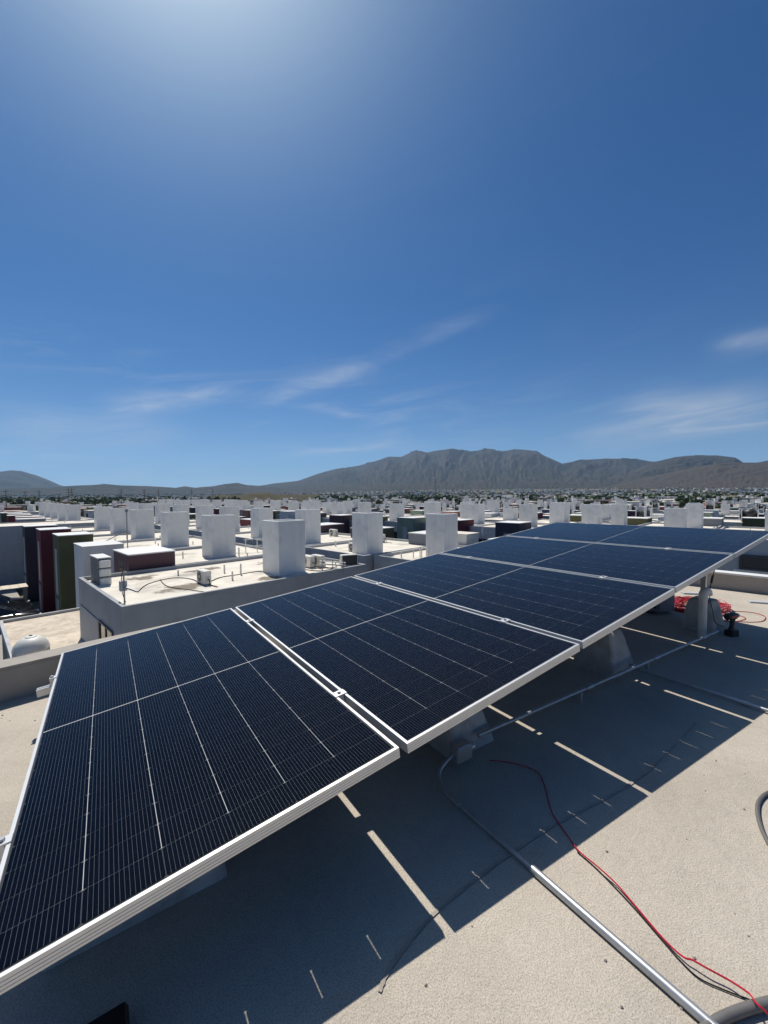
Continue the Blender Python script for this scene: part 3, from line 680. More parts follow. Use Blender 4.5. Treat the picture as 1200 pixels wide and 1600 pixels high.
# ------------------------------------------------------------------ the neighbourhood: terraces of flat-roofed row houses
CACHE = {}
def cached(key, fn):
    if key not in CACHE: CACHE[key] = fn()
    return CACHE[key]
def tower_parts(parent, x, y, z, s=1.27, h=2.2, openside=None, detail=True, key=None, m='tower_wall'):
    # tank enclosure: four walls, open top; openside=-1 / +1 leaves a wall off along x so that the tank shows
    hs_ = s / 2; th = .09
    def walls():
        mb = MB()
        if openside == -1: mb.box(-hs_, hs_, -hs_, -hs_ + th, 0, h); mb.box(-hs_, hs_, hs_ - th, hs_, 0, h); mb.box(hs_ - th, hs_ - .001, -hs_ + th, hs_ - th, 0, h - .001); mb.box(-hs_ + .02, hs_ - th, -hs_ + th, hs_ - th, .5, .62)
        elif openside == 1: mb.box(-hs_, hs_, -hs_, -hs_ + th, 0, h); mb.box(-hs_, hs_, hs_ - th, hs_, 0, h); mb.box(-hs_ + .001, -hs_ + th, -hs_ + th, hs_ - th, 0, h - .001); mb.box(-hs_ + th, hs_ - .02, -hs_ + th, hs_ - th, .5, .62)
        else:
            def rg(d, zz): return [(-hs_ + d, -hs_ + d, zz), (hs_ - d, -hs_ + d, zz), (hs_ - d, hs_ - d, zz), (-hs_ + d, hs_ - d, zz)]
            mb.loft([rg(0, 0), rg(0, h - .01), rg(.01, h), rg(th, h), rg(th, h - .55)])
        return mb.mesh('tank_tower', m)
    o = obj('tank_tower', cached(('tower', s, h, openside, m), walls), parent); o.location = (x, y, z)
    if openside:
        tk = obj('water_tank', cached(('tank', s), lambda: MB().lathe((0, 0, 0), [(.42 * s, 0), (.42 * s, .62), (.36 * s, .78), (.15 * s, .88), (.14 * s, .94), (.02, .95)], 12).mesh('water_tank', 'tank_black', True)), o)
        tk.location = (0, 0, .62)
    return o
def window(parent, axis, p, a0, a1, z0, z1, sgn, split=2, key=None):
    # window in a wall plane; axis 'x' = plane x=p spanned by y, axis 'y' = plane y=p spanned by x; sgn = outward direction
    f = .05
    def bx(mb, q0, q1, b0, b1, d0, d1):
        lo, hi = sorted((p + sgn * d0, p + sgn * d1))
        if axis == 'x': mb.box(lo, hi, q0, q1, b0, b1)
        else: mb.box(q0, q1, lo, hi, b0, b1)
    fr_ = MB(); bx(fr_, a0, a1, z0, z0 + f, .002, .05); bx(fr_, a0, a1, z1 - f, z1, .002, .05); bx(fr_, a0, a0 + f, z0 + f, z1 - f, .002, .05); bx(fr_, a1 - f, a1, z0 + f, z1 - f, .002, .05)
    for k in range(1, split): q = a0 + (a1 - a0) * k / split; bx(fr_, q - .02, q + .02, z0 + f, z1 - f, .002, .045)
    wdw = fr_.build('window', 'window_frame', parent)
    for k in range(split):
        q0, q1 = a0 + (a1 - a0) * k / split, a0 + (a1 - a0) * (k + 1) / split
        pn = MB(); bx(pn, q0 + .03, q1 - .03, z0 + .03, z1 - .03, .003, .018); pn.build('pane', 'dark_glass', wdw)
    return wdw

def row_house(e1a, e1b, e2a, e2b, zr, front, boxcol, tower, label, cat='house', group=None, wall='white_wall', boxw=2.2, boxd=1.5, boxback=.9, boxh=.7, par=.14, pipes=4,
              windows=True, rnd=None, openside=None, ts=1.27, th_=2.2, base=GZ, rooftex='white_roof', parts=True, boxside=0):
    """a two-storey flat-roofed row house in the street grid; front=-1 faces lower e1, +1 higher e1; zr = roof surface height"""
    q = rnd or random.Random(int(e1a * 10 + e2a * 100))
    h = empty('row_house', EP(e1a, e2a, base), TH, label, cat, group)
    D, Wd, H = e1b - e1a, e2b - e2a, zr - base
    key = ('rh', round(D, 2), round(Wd, 2), round(H, 2), front, boxw, boxd, boxh, par)
    b0, b1 = (boxd, D) if front < 0 else (0, D - boxd)
    if not boxcol: b0, b1 = 0, D
    pt_ = .12
    obj('wall', cached(key + ('w', wall), lambda: MB().box(b0, b1, 0, Wd, -.6, H - .012).mesh('wall', wall)), h)
    obj('roof_slab', cached(key + ('r', rooftex), lambda: MB().box(b0 + pt_, b1 - pt_, pt_, Wd - pt_, H - .010, H).mesh('roof_slab', rooftex)), h)
    for nm, a in (('a', (b0, b1, 0, pt_)), ('b', (b0, b1, Wd - pt_, Wd)), ('c', (b0, b0 + pt_, pt_, Wd - pt_)), ('d', (b1 - pt_, b1, pt_, Wd - pt_))):
        obj('parapet', cached(key + (nm, wall), lambda a=a: MB().box(*a, H - .011, H + par).mesh('parapet', wall)), h)
    if tower: tower_parts(h, tower[0] - e1a, tower[1] - e2a, H - .005, ts, th_, openside)
    if boxcol:
        x0, x1 = (0, boxd + boxback) if front < 0 else (D - boxd - boxback, D)
        y0 = .05 if boxside == 0 else Wd - boxw - .05
        def boxm():
            mb = MB(); mb.box(x0, x1, y0, y0 + boxw, -.6, H + boxh)
            return mb.mesh('front_volume', boxcol)
        bo = obj('front_volume', cached(key + ('bx', boxcol, boxside), boxm), h)
        obj('coping', cached(key + ('cp', boxside), lambda: MB().box(x0 - .03, x1 + .03, y0 - .03, y0 + boxw + .03, H + boxh, H + boxh + .05).mesh('coping', 'white_wall')), bo)
        if parts:
            p = x0 if front < 0 else x1; sg = front
            sl = MB(); lo, hi = sorted((p + sg * .003, p + sg * .03)); sl.box(lo, hi, y0 + boxw * .35, y0 + boxw * .62, 2.4, H - .2)
            sl.build('light_panel', 'grey_wall', bo)
            dm = MB(); dm.box(lo, hi, y0 + boxw * .3, y0 + boxw * .72, .02, 2.1); dm.build('door', 'slate', h)
    if windows:
        p = (b0 if front < 0 else b1); y0 = (boxw + .6) if boxcol and boxside == 0 else .6
        y1 = Wd - .6 if boxside == 0 or not boxcol else Wd - boxw - .6
        if y1 - y0 > 1.0:
            window(h, 'x', p, y0, y1, 3.3, 4.6, front); window(h, 'x', p, y0 + .2, y1, .8, 2.1, front)
    for k in range(pipes):
        x, y = q.uniform(b0 + .8, b1 - .8), q.uniform(.5, Wd - .5)
        if tower and abs(x - (tower[0] - e1a)) < .9 and abs(y - (tower[1] - e2a)) < .9: continue
        o = obj('vent_stub', cached(('stub', k % 3), lambda k=k: MB().tube([(0, 0, 0), (0, 0, .22 + .12 * (k % 3))], .035, 8).mesh('vent_stub', 'pvc')), h); o.location = (x, y, H)
    return h
ZR = -1.9
# --- first terrace (its fronts face the street on the left)
A = row_house(0, 9.45, 0, 6.05, ZR, -1, None, (6.35, 1.75), 'white flat-roofed house with concrete block pillar, tank tower and air conditioners on its roof', wall='house_grey', windows=False, pipes=7, group=None)
# its upstairs window: shutter and pane on the street front
zA = lambda z: z - GZ
wd_ = MB().box(-.03, -.003, 2.75, 5.75, zA(-4.0), zA(-2.75)).build('shutter', 'shutter', A)
MB().box(-.05, -.03, 2.70, 2.78, zA(-4.05), zA(-2.7)).build('shutter_edge', 'window_frame', wd_)
window(A, 'x', 0, 1.0, 2.7, zA(-4.05), zA(-2.7), -1, 2)
MB().box(-.06, -.002, .9, 5.8, zA(-4.16), zA(-4.07)).build('window_sill', 'grey_wall', A)
row1 = [('plum', 6.2, 12.3, 1.75, 'plum', -1.15, 'white flat-roofed house with low plum coloured front box and slit windows', 8.35, .75, 'house_grey'),
        ('grey', 12.4, 19.3, 1.25, 'white_wall', -1.3, 'pale house with light grey front box beside the plum coloured one', 14.8, .6, 'grey_wall'),
        ('olive', 19.5, 25.8, 1.2, 'olive', -1.2, 'white house with tall olive green front box above the parked cars', 21.5, .7, 'house_grey'),
        ('maroon', 26.0, 31.4, 1.0, 'maroon', -1.2, 'white house with tall maroon front box next to the olive green one', 27.6, .7, 'house_grey'),
        ('dark', 31.6, 37.5, .6, 'charcoal', -1.2, 'white house with tall dark purple front box next to the maroon one', 33.6, .7, 'house_grey')]
for nm, y0, y1, x0, bc, zt, lab, ty, bh, wl in row1:
    row_house(x0, 9.4, y0, y1, ZR, -1, bc, (6.5, ty), lab, boxh=zt - ZR, boxd=1.7 if nm != 'dark' else 2.0, boxw=2.4 if nm != 'dark' else 2.0, wall=wl, pipes=5, boxback=.12, parts=nm not in ('plum', 'grey'))
Bp = [o for o in bpy.data.objects if o.get('label', '').startswith('white flat-roofed house with low plum')][0]
for k in range(2): MB().box(-.006, .05, 1.05 + k * .28, 1.17 + k * .28, 5.55, 6.05).build('slit_window', 'dark_glass', Bp)
# pale house closing the row
wh = row_house(-4.2, 8.5, 38.6, 46.0, -1.55, -1, None, None, 'large pale house with blank wall closing the end of the street', wall='grey_wall', pipes=2, par=.1)
for k in range(5):
    row_house(1.2 + .4 * (k % 2), 9.4, 46.3 + 6.1 * k, 52.2 + 6.1 * k, ZR, -1, ['slate', 'terracotta', 'maroon', 'charcoal', 'olive'][k], (6.4, 48.2 + 6.1 * k),
              ['white row house with slate grey front box past the pale blank house', 'white row house with terracotta front box far down the street', 'white row house with dark red front box far down the street', 'white row house with charcoal front box far down the street', 'white row house with green front box at the far end of the street'][k], pipes=2)
# --- second terrace, back to back with the first
r2 = [(-3.9, 1.7, (14.1, -.75), 'white house with lone tank tower rising right behind the middle solar panels', 1.16), (1.9, 7.45, (12.55, 3.15), 'white house with tank tower at its roof corner and two air conditioners', 1.2),
      (7.6, 13.2, (13.1, 9.5), 'white house behind the first terrace with tank tower and one air conditioner', 1.2), (13.4, 19.0, (12.8, 15.0), 'white house behind the first terrace with tank tower and a white pipe rack', 1.2),
      (19.2, 24.8, (13.2, 21.2), 'fifth house of the back terrace with slanted tank tower beside a dark box', 1.25), (25.0, 30.6, (13.6, 27.4), 'sixth house of the back terrace with plain tank tower', 1.25),
      (30.8, 36.4, (13.4, 33.0), 'seventh house of the back terrace with plain tank tower', 1.25), (36.6, 42.2, (13.4, 38.8), 'eighth house of the back terrace with plain tank tower', 1.25), (42.4, 48.2, (13.4, 44.6), 'ninth house of the back terrace with plain tank tower', 1.25),
      (48.4, 54, (13.4, 50.6), 'tenth house of the back terrace with plain tank tower', 1.25)]
for y0, y1, tw, lab, ts in r2:
    row_house(11.1 if y0 > 0 else 11.6, 19.6, y0, y1, ZR + (.02 if y0 > 7 else 0), 1, ['maroon', 'slate', 'olive', 'plum', 'charcoal'][int(y0) % 5], tw, lab, ts=ts, th_=2.25, pipes=5, wall='grey_wall')
# olive stair box and a small white annex on the back terrace next to the middle panels
P_ = EP(15.6, .35, ZR)
o = empty('roof_stair_box', P_, TH, 'small olive green roof box beside the lone tank tower', 'roof box')
MB().box(-.6, .6, -.55, .55, 0, 1.0).build('wall', 'olive', o); MB().box(-.64, .64, -.59, .59, 1.0, 1.06).build('coping', 'white_wall', o)
o = empty('roof_stair_box', EP(18.9, 1.4, ZR), TH, 'low white roof box with flat lid past the air conditioners', 'roof box')
MB().box(-.7, .7, -1.0, 1.0, 0, .75).build('wall', 'white_wall', o); MB().box(-.74, .74, -1.04, 1.04, .75, .8).build('coping', 'white_roof', o)
# neighbour beyond the far parapet, standing higher
nb = row_house(9.6, 12.2, -19.5, -11.6, .22, 1, None, None, 'grey house with long dark window just beyond the far parapet', wall='grey_wall', windows=False, pipes=0, rooftex='pink_roof', par=.06)
for k in range(1):
    window(nb, 'x', 0, -17.0 + 19.5, -12.55 + 19.5, -.44 - GZ, -.09 - GZ, -1, 5)
MB().box(-.02, -.002, -17.2 + 19.5, -12.45 + 19.5, -.52 - GZ, -.45 - GZ).build('window_sill', 'white_wall', nb)
for k, xx in enumerate((.5, 1.5, 2.6)): MB().box(xx * .7 + .1, xx * .7 + .45, .3, 8.0, .221 - GZ, .233 - GZ).build('membrane_strip', 'white_roof', nb)
tag(nb)

# --- later terraces, across the next streets
pal = ['maroon', 'plum', 'sage', 'slate', 'charcoal', 'white_wall', 'olive', 'terracotta', 'maroon', 'grey_wall']
names_ = {'maroon': 'maroon', 'plum': 'plum', 'sage': 'pale green', 'slate': 'slate grey', 'charcoal': 'charcoal', 'white_wall': 'white', 'olive': 'olive', 'terracotta': 'terracotta', 'grey_wall': 'light grey'}
rows = [(29.6, 38.2, -1, 35.6, 0.0, 'third'), (39.3, 47.6, 1, 42.3, 0.0, 'fourth'), (58.4, 67.2, -1, 64.6, -.9, 'fifth'), (68.4, 77.0, 1, 71.4, -1.0, 'sixth'),
        (87.6, 96.4, -1, 93.6, -1.1, 'seventh'), (97.6, 106, 1, 100.6, -1.1, 'eighth'), (117, 125.6, -1, 122.6, -1.1, 'ninth'), (126.8, 135, 1, 129.6, -1.1, 'tenth')]
for ri, (a, b_, fr_, te, dz, nm) in enumerate(rows):
    q = random.Random(100 + ri); off = {0: -1.5, 1: -1.8, 2: 1.0, 3: 1.6, 4: 2, 5: 0, 6: 1, 7: 2.5}[ri]
    for k in range(-14, 24):
        tc_ = off + 5.83 * k
        y0 = tc_ - 1.85; ctr = EP((a + b_) / 2, tc_, ZR)
        p = pix(ctr)
        if p is None or p[0] < -90 or p[0] > 1290: continue
        if (a > 80 and (tc_ > 75)) or tc_ > 115: continue
        bc = pal[q.randrange(len(pal))]
        if ri == 0: bc = {-2: 'maroon', -1: 'maroon', 0: 'slate', 1: 'charcoal', 2: 'maroon', 3: 'sage', 4: 'olive', 5: 'plum', -3: 'charcoal'}.get(k, bc)
        hz = ZR + dz + q.choice((0, 0, .1, -.1, .5, -.4, 0) if ri > 1 else (0, 0, .1, -.1)); opn = fr_ if (ri >= 2 and q.random() < .75) else None
        front_txt = f'{names_[bc]} front box' if fr_ < 0 else 'plain back wall'
        row_house(a, b_, y0, y0 + 5.7, hz, fr_, bc, (te, tc_ + q.uniform(-.2, .2)) if ri < 1 or q.random() > .15 else None, f'white row house with {front_txt} in the {nm} terrace, roof tank {"showing" if opn else "not showing"}',
                  group='row houses of the far terraces', th_=2.15 + q.choice((0, .1)) - (0 if ri < 1 else q.choice((0, 0, .5, .7))), ts=1.3 if ri < 1 else q.choice((1.15, 1.3, 1.3, 1.6)), openside=-1 if opn else None, pipes=2 if ri < 2 else 0, parts=ri < 2 or fr_ < 0,
                  windows=(ri < 6 and fr_ < 0), base=GZ + dz, wall=q.choice(('white_wall', 'warm_wall', 'grey_wall', 'house_grey', 'grey_wall')), rnd=q)
# --- roads between the terraces
for k, (a0, a1) in enumerate(((-11.5, -4.2), (20.6, 28.4), (48.6, 57.2), (78.2, 86.6), (107.4, 116))):
    dz_ = 0 if a0 < 40 else -1.0
    mb = MB()
    for j in range(24): 
        y0 = -30 + j * 7.0; zz = [float(ground_z(*EP((a0 + a1) / 2, y0 + d_)[:2])) for d_ in (0, 7.0)]
        mb.add([(a0, y0, zz[0] + .25), (a1, y0, zz[0] + .25), (a1, y0 + 7, zz[1] + .25), (a0, y0 + 7, zz[1] + .25)], [(0, 1, 2, 3)])
    o = mb.build('road', 'asphalt'); o.location = EP(0, 0, 0); o.rotation_euler = (0, 0, TH); tag(o, kind='structure')
mb = MB().box(-4.2, .2, 11.6, 60, -.3, .32); o = mb.build('pavement', 'paving'); o.location = EP(0, 0, GZ); o.rotation_euler = (0, 0, TH); tag(o, kind='structure')

# --- on the roof of the first house
for px, py, rz, lab, s_, dk in ((319, 912, R(-45), 'cream air conditioner unit alone on the first roof', .88, False), (481, 886, R(-45), 'air conditioner unit tucked behind the big tank tower', .9, False),
                        (497, 885, R(-45), 'air conditioner unit next to the pipe run beside the big tank tower', .9, False), (545, 885, R(205), 'air conditioner unit with dark coil at the end of the pipe run', .95, True),
                        (553, 862, R(-45), 'air conditioner unit at the foot of the corner tank tower', .85, False), (521, 838, R(-45), 'air conditioner unit against a white wall on the back terrace', .95, False),
                        (594, 847, R(-45), 'air conditioner unit by the long white parapet of the back terrace', .95, False)):
    ac_unit(U(px, py, ZR), rz, lab, s_, dk)
# dried puddle stains on the first roof
ms_ = bpy.data.materials.new('puddle_stain'); ms_.use_nodes = True; t = ms_.node_tree; t.nodes.clear(); MATS['puddle_stain'] = ms_
tcs = N(t, 'ShaderNodeTexCoord'); ln = N(t, 'ShaderNodeVectorMath', _operation='LENGTH'); mp_ = N(t, 'ShaderNodeMapping', Location=(-1, -1, 0), Scale=(2, 2, 0)); t.links.new(tcs.outputs['Generated'], mp_.inputs[0]); t.links.new(mp_.outputs[0], ln.inputs[0])
al = ramp(t, mth(t, 'ADD', mth(t, 'SUBTRACT', 1.0, ln.outputs['Value']), mth(t, 'MULTIPLY_ADD', noise(t, tcs.outputs['Object'], 1.7, 7, .68), 2.4, -1.45)), [(.12, 0), (.42, .85)])
dfs = N(t, 'ShaderNodeBsdfDiffuse', Color=(.27, .235, .19, 1)); tps = N(t, 'ShaderNodeBsdfTransparent'); mxs = N(t, 'ShaderNodeMixShader')
t.links.new(al, mxs.inputs[0]); t.links.new(tps.outputs[0], mxs.inputs[1]); t.links.new(dfs.outputs[0], mxs.inputs[2]); mos = N(t, 'ShaderNodeOutputMaterial'); t.links.new(mxs.outputs[0], mos.inputs[0])
for x0, x1, y0, y1 in ((1.0, 3.9, 1.1, 2.9), (4.2, 6.2, .5, 1.6), (.9, 2.6, 4.0, 5.7), (2.9, 5.4, 4.1, 5.6), (6.2, 8.6, 3.2, 5.2)):
    MB().add([(x0, y0, ZR - GZ + .004), (x1, y0, ZR - GZ + .004), (x1, y1, ZR - GZ + .004), (x0, y1, ZR - GZ + .004)], [(0, 1, 2, 3)]).build('puddle_stain', 'puddle_stain', A)
# cables snaking over the first roof
for pts_, rr in (([(330, 908), (345, 902), (370, 898), (400, 893), (412, 893)], .016), ([(250, 905), (262, 916), (300, 922), (330, 926)], .012), ([(215, 925), (232, 912), (270, 903), (300, 905), (312, 912)], .014), ([(478, 890), (500, 892), (520, 889), (538, 888)], .018)):
    mb = MB().tube([U(x, y, ZR + .02) for x, y in pts_], rr, 6, 5); mb.xf((Matrix.Translation(EP(0, 0, GZ)) @ Matrix.Rotation(TH, 4, 'Z')).inverted()); mb.build('roof_cable', 'black_rubber', A)
# concrete block pillar with foam
bpz = EP(.55, 5.15, ZR - .06)
pil = empty('block_pillar', bpz, TH, 'unplastered concrete block pillar with white foam at the first house corner', 'pillar')
for lv in range(5):
    for k in range(2):
        MB().cbox(-.2, .2, -.62 + k * .625, -.62 + k * .625 + .615, lv * .205, lv * .205 + .2, .008).build('block', 'cinder', pil)
MB().box(-.22, .22, -.64, .65, 1.026, 1.06).build('top_slab', 'white_wall', pil)
rr_ = random.Random(5)
for lv in range(3):
    w_ = rr_.uniform(.15, .19); MB().cbox(-w_, w_, -.72, -.62, .06 + lv * .32, .06 + lv * .32 + rr_.uniform(.24, .28), .035).build('foam_pad', 'foam', pil)
# service mast with meter box and bracket lamp
mp = EP(.25, .75, ZR)
ms = empty('service_mast', mp, TH, 'thin service mast with small meter box at the first house corner', 'mast')
MB().tube([(0, 0, -.05), (0, 0, 1.0)], .022, 8).build('pole', 'steel_grey', ms)
MB().cbox(-.09, .09, .02, .18, .42, .72, .01).build('meter_box', 'grey_wall', ms)
MB().tube([(0, 0, .55), (.1, -.15, .5), (.25, -.32, .42)], .03, 8).build('bracket_lamp', 'steel_grey', ms)
MB().tube([(0, 0, .95), (.05, .1, 1.02), (.0, .2, .9), (0, .25, .4), (.1, .3, .02)], .012, 6, 4).build('service_cable', 'black_rubber', ms)
# pipe run between the air conditioners
pa, pb = U(500, 881, ZR + .3), U(540, 884, ZR + .3)
pr_ = empty('pipe_run', pa, 0, 'white pipe run between air conditioners beside the big tank tower', 'pipe')
MB().tube(rel(pa, [pa, pb]), .035, 8).build('pipe', 'pvc', pr_)
MB().tube(rel(pa, [pa + Vector((0, 0, .12)), pb + Vector((0, 0, .12))]), .025, 8).build('pipe', 'pvc', pr_)
for q_ in (.1, .5, .9): p0 = pa.lerp(pb, q_); MB().tube(rel(pa, [p0 + Vector((0, 0, .2)), Vector((p0.x, p0.y, ZR))]), .018, 6).build('stand', 'steel_grey', pr_)
# white pipe loops and pipe rack
for px, lab in ((646, 'white pipe loop on the roof next to the lone tank tower, thicker one'), (659, 'white pipe loop on the roof beside the olive roof box')):
    p0 = U(px, 872, ZR); z_ = Vector((0, 0, 1))
    o = tag(MB().tube([(0, 0, 0), (0, 0, .42), (.05, .02, .5), (.3, .12, .5), (.35, .14, .42), (.35, .14, 0)], .03, 8, 2).build('pipe_loop', 'white_paint'), lab, 'pipe', 'white pipe loops'); o.location = p0
pk = U(402, 862, ZR); rk = empty('pipe_rack', pk, TH, 'white pipe rack standing between two tank towers', 'rack')
for x_ in (-.7, 0, .7): MB().tube([(x_, 0, 0), (x_, 0, .8)], .025, 6).build('upright', 'white_paint', rk)
for z_ in (.35, .75): MB().tube([(-.8, 0, z_), (.8, 0, z_)], .025, 6).build('crossbar', 'white_paint', rk)
# satellite dishes
def dish(P, rz, label, s_=1.0):
    d = empty('satellite_dish', P, rz, label, 'satellite dish', 'satellite dishes'); d.scale = (s_,) * 3
    mb = MB(); A20 = [2 * math.pi * i / 20 for i in range(20)]
    rings = [[(rr_ * math.cos(a), -.18 + rr_ * rr_ * .35, .75 + rr_ * 1.05 * math.sin(a)) for a in A20] for rr_ in (.02, .15, .28, .40)]
    rings = [[(x, y * -1, z) for x, y, z in r_] for r_ in rings]
    mb.loft(rings, caps=False); mb.loft([[(x, y + .012, z) for x, y, z in r_] for r_ in rings], caps=False)
    smooth_angle(mb.build('reflector', 'white_paint', d), 60)
    MB().tube([(0, .22, .75), (0, .25, .5), (0, .1, .0)], .025, 6).build('mount', 'steel_grey', d)
    MB().tube([(0, .1, .38), (0, -.4, .62)], .012, 6).build('feed_arm', 'steel_grey', d)
    MB().cbox(-.04, .04, -.46, -.38, .60, .68, .01).build('receiver', 'grey_wall', d)
dish(U(757, 846, ZR - .2), R(70), 'white satellite dish on a low roof beyond the middle panels', .95)
dish(EP(36.2, 24.5, ZR), R(120), 'white satellite dish near the pale green front box', .9)
# whip antenna and leaning pole on the first terrace
an = EP(4.0, 15.5, ZR)
o = empty('antenna', an, 0, 'thin dark antenna pole with leaning brace on the first terrace', 'antenna')
MB().tube([(0, 0, 0), (0, 0, 2.3)], .03, 6).build('pole', 'steel_grey', o); MB().tube([(0, 0, 1.1), (-2.4, .3, .05)], .025, 6).build('brace', 'steel_grey', o); MB().box(-.06, .06, -.06, .06, 2.25, 2.42).build('head', 'steel_grey', o)

# --- carport slab and tank left of the first house
sl = empty('carport', EP(0, 0, GZ), TH, 'flat carport roof covered in sand coloured mortar in front of the first house', 'carport')
zs = -4.1 - GZ
MB().box(-1.95, -.02, .5, 10.7, zs - .16, zs).build('slab', 'sand_roof', sl)
MB().box(-2.07, -1.95, .38, 10.82, zs - .16, zs + .12).build('kerb', 'grey_wall', sl)
MB().box(-1.95, -.02, 10.7, 10.82, zs - .16, zs + .12).build('kerb', 'grey_wall', sl)
MB().box(-1.95, -.02, .38, .5, zs - .16, zs + .12).build('kerb', 'grey_wall', sl)
MB().box(-.02, 1.6, 6.1, 10.82, zs - .16, zs + .004).build('slab', 'sand_roof', sl)
for y_ in (.6, 5.6, 10.6): MB().box(-2.0, -1.8, y_ - .1, y_ + .1, -.3, zs - .16).build('column', 'grey_wall', sl)
MB().box(-.02, 1.6, 10.7, 10.82, zs + .006, zs + .12).build('kerb', 'grey_wall', sl)
tp = U(50, 1040, -4.1)
tk = empty('water_tank', tp, 0, 'pale round water tank with domed lid on the carport roof', 'water tank')
smooth_angle(MB().lathe((0, 0, 0), [(.46, 0), (.47, .05), (.47, .55), (.485, .57), (.47, .60), (.44, .70), (.36, .83), (.25, .91), (.16, .94)], 28).build('body', 'tank_white', tk))
smooth_angle(MB().lathe((0, 0, .935), [(.15, 0), (.15, .025), (.13, .035), (.02, .04)], 20).build('lid', 'tank_white', tk))
MB().cbox(-.05, .05, -.015, .015, .97, 1.0, .004).build('lid_grip', 'tank_black', tk)
# beige canopy over the second car
cn = empty('carport', EP(0, 0, GZ), TH, 'beige corrugated carport canopy over a dark parked vehicle', 'carport')
zc = -5.15 - GZ
for k in range(8): MB().box(-3.6 + k * .47, -3.6 + k * .47 + .455, 20.2 + 5.2, 21.8 + 5.2, zc + .01 * (k % 2), zc + .03 + .01 * (k % 2)).build('sheet', 'cream', cn)
for x_ in (-3.4, 0): 
    for y_ in (25.6, 26.8): MB().box(x_ - .05, x_ + .05, y_ - .05, y_ + .05, -.3, zc - .002).build('post', 'steel_grey', cn)

# --- cars
def car(P, rz, paint, label, suv=False, group='cars parked in front of the terrace'):
    c = empty('parked_car', P, rz, label, 'car', group)
    h = .32 if suv else 0
    # side profile (x forward), lower body then cabin; half-widths taper to the roof
    prof = [(-2.2, .45), (-2.25, .75), (-2.1, 1.0 + h * .4), (-1.5, 1.05 + h * .5), (1.0, 1.0 + h * .5), (1.9, .88 + h * .4), (2.2, .68), (2.22, .45), (1.9, .28), (-1.9, .28)]
    body = MB(); body.loft([[(x, y, z) for x, z in prof] if abs(y) < .85 else [(x * .985, y, .3 + (z - .3) * .93) for x, z in prof] for y in (-.9, -.82, .82, .9)])
    bo = smooth_angle(body.build('body', paint, c), 40)
    cab = [(-1.85, 1.0 + h * .5), (-1.25 - h, 1.42 + h), (.15, 1.46 + h), (1.15, 1.0 + h * .5)]
    mb = MB(); mb.loft([[(x, -.78, z) if z < 1.3 else (x, -.6, z) for x, z in cab], [(x, .78, z) if z < 1.3 else (x, .6, z) for x, z in cab]])
    smooth_angle(mb.build('cabin', paint, c), 30)
    zb, zt = 1.05 + h * .5, 1.38 + h
    for s_ in (-1, 1):
        for (x0, x1, x2, x3) in ((-1.6, -.45, -.45, -1.12 - h), (-.38, .95, .12, -.38)):
            def yy(z): return s_ * (.785 - .18 * (z - 1.0 - h * .5) / (.46 + h * .5))
            MB().add([(x0, yy(zb), zb), (x1, yy(zb), zb), (x2, yy(zt), zt), (x3, yy(zt), zt)], [(0, 1, 2, 3)] if s_ < 0 else [(3, 2, 1, 0)]).build('side_window', 'dark_glass', c)
    MB().add([(1.12, -.68, 1.04 + h * .5), (1.12, .68, 1.04 + h * .5), (.22, .56, 1.45 + h), (.22, -.56, 1.45 + h)], [(0, 1, 2, 3)]).build('windscreen', 'dark_glass', c)
    MB().add([(-1.86, -.66, 1.03 + h * .5), (-1.33 - h, -.55, 1.40 + h), (-1.33 - h, .55, 1.40 + h), (-1.86, .66, 1.03 + h * .5)], [(0, 1, 2, 3)]).build('rear_window', 'dark_glass', c)
    for x in (-1.35, 1.4):
        for s_ in (-1, 1):
            wl = obj('wheel', cached(('wheel',), lambda: MB().cyl((0, -.1, 0), .33, .2, 20, axis='y').mesh('wheel', 'tyre')), c); wl.location = (x, s_ * .82, .33)
            rm = obj('rim', cached(('rim',), lambda: MB().cyl((0, -.105, 0), .2, .21, 14, axis='y').mesh('rim', 'rim')), wl)
    for s_ in (-1, 1):
        MB().cbox(2.1, 2.215, s_ * .68 - .15, s_ * .68 + .15, .64, .76, .02).build('headlight', 'lamp_lens', c)
        MB().cbox(-2.26, -2.15, s_ * .7 - .13, s_ * .7 + .13, .78, .92, .02).build('tail_light', 'tail_lens', c)
        MB().cbox(.78, .93, s_ * .9 - .06, s_ * .9 + .06, 1.0 + h * .5, 1.1 + h * .5, .02).build('mirror', paint, c)
    return c
zc = GZ + .33
car(EP(-1.75, 22.6, zc), TH, 'car_black', 'black car parked nose to the olive green front box')
car(EP(-1.9, 26.2, zc), TH, 'car_grey', 'dark grey tall vehicle parked under the beige canopy', True)
car(EP(-3.6, 36.2, zc), TH + .15, 'car_white', 'white car parked before the dark purple front box')
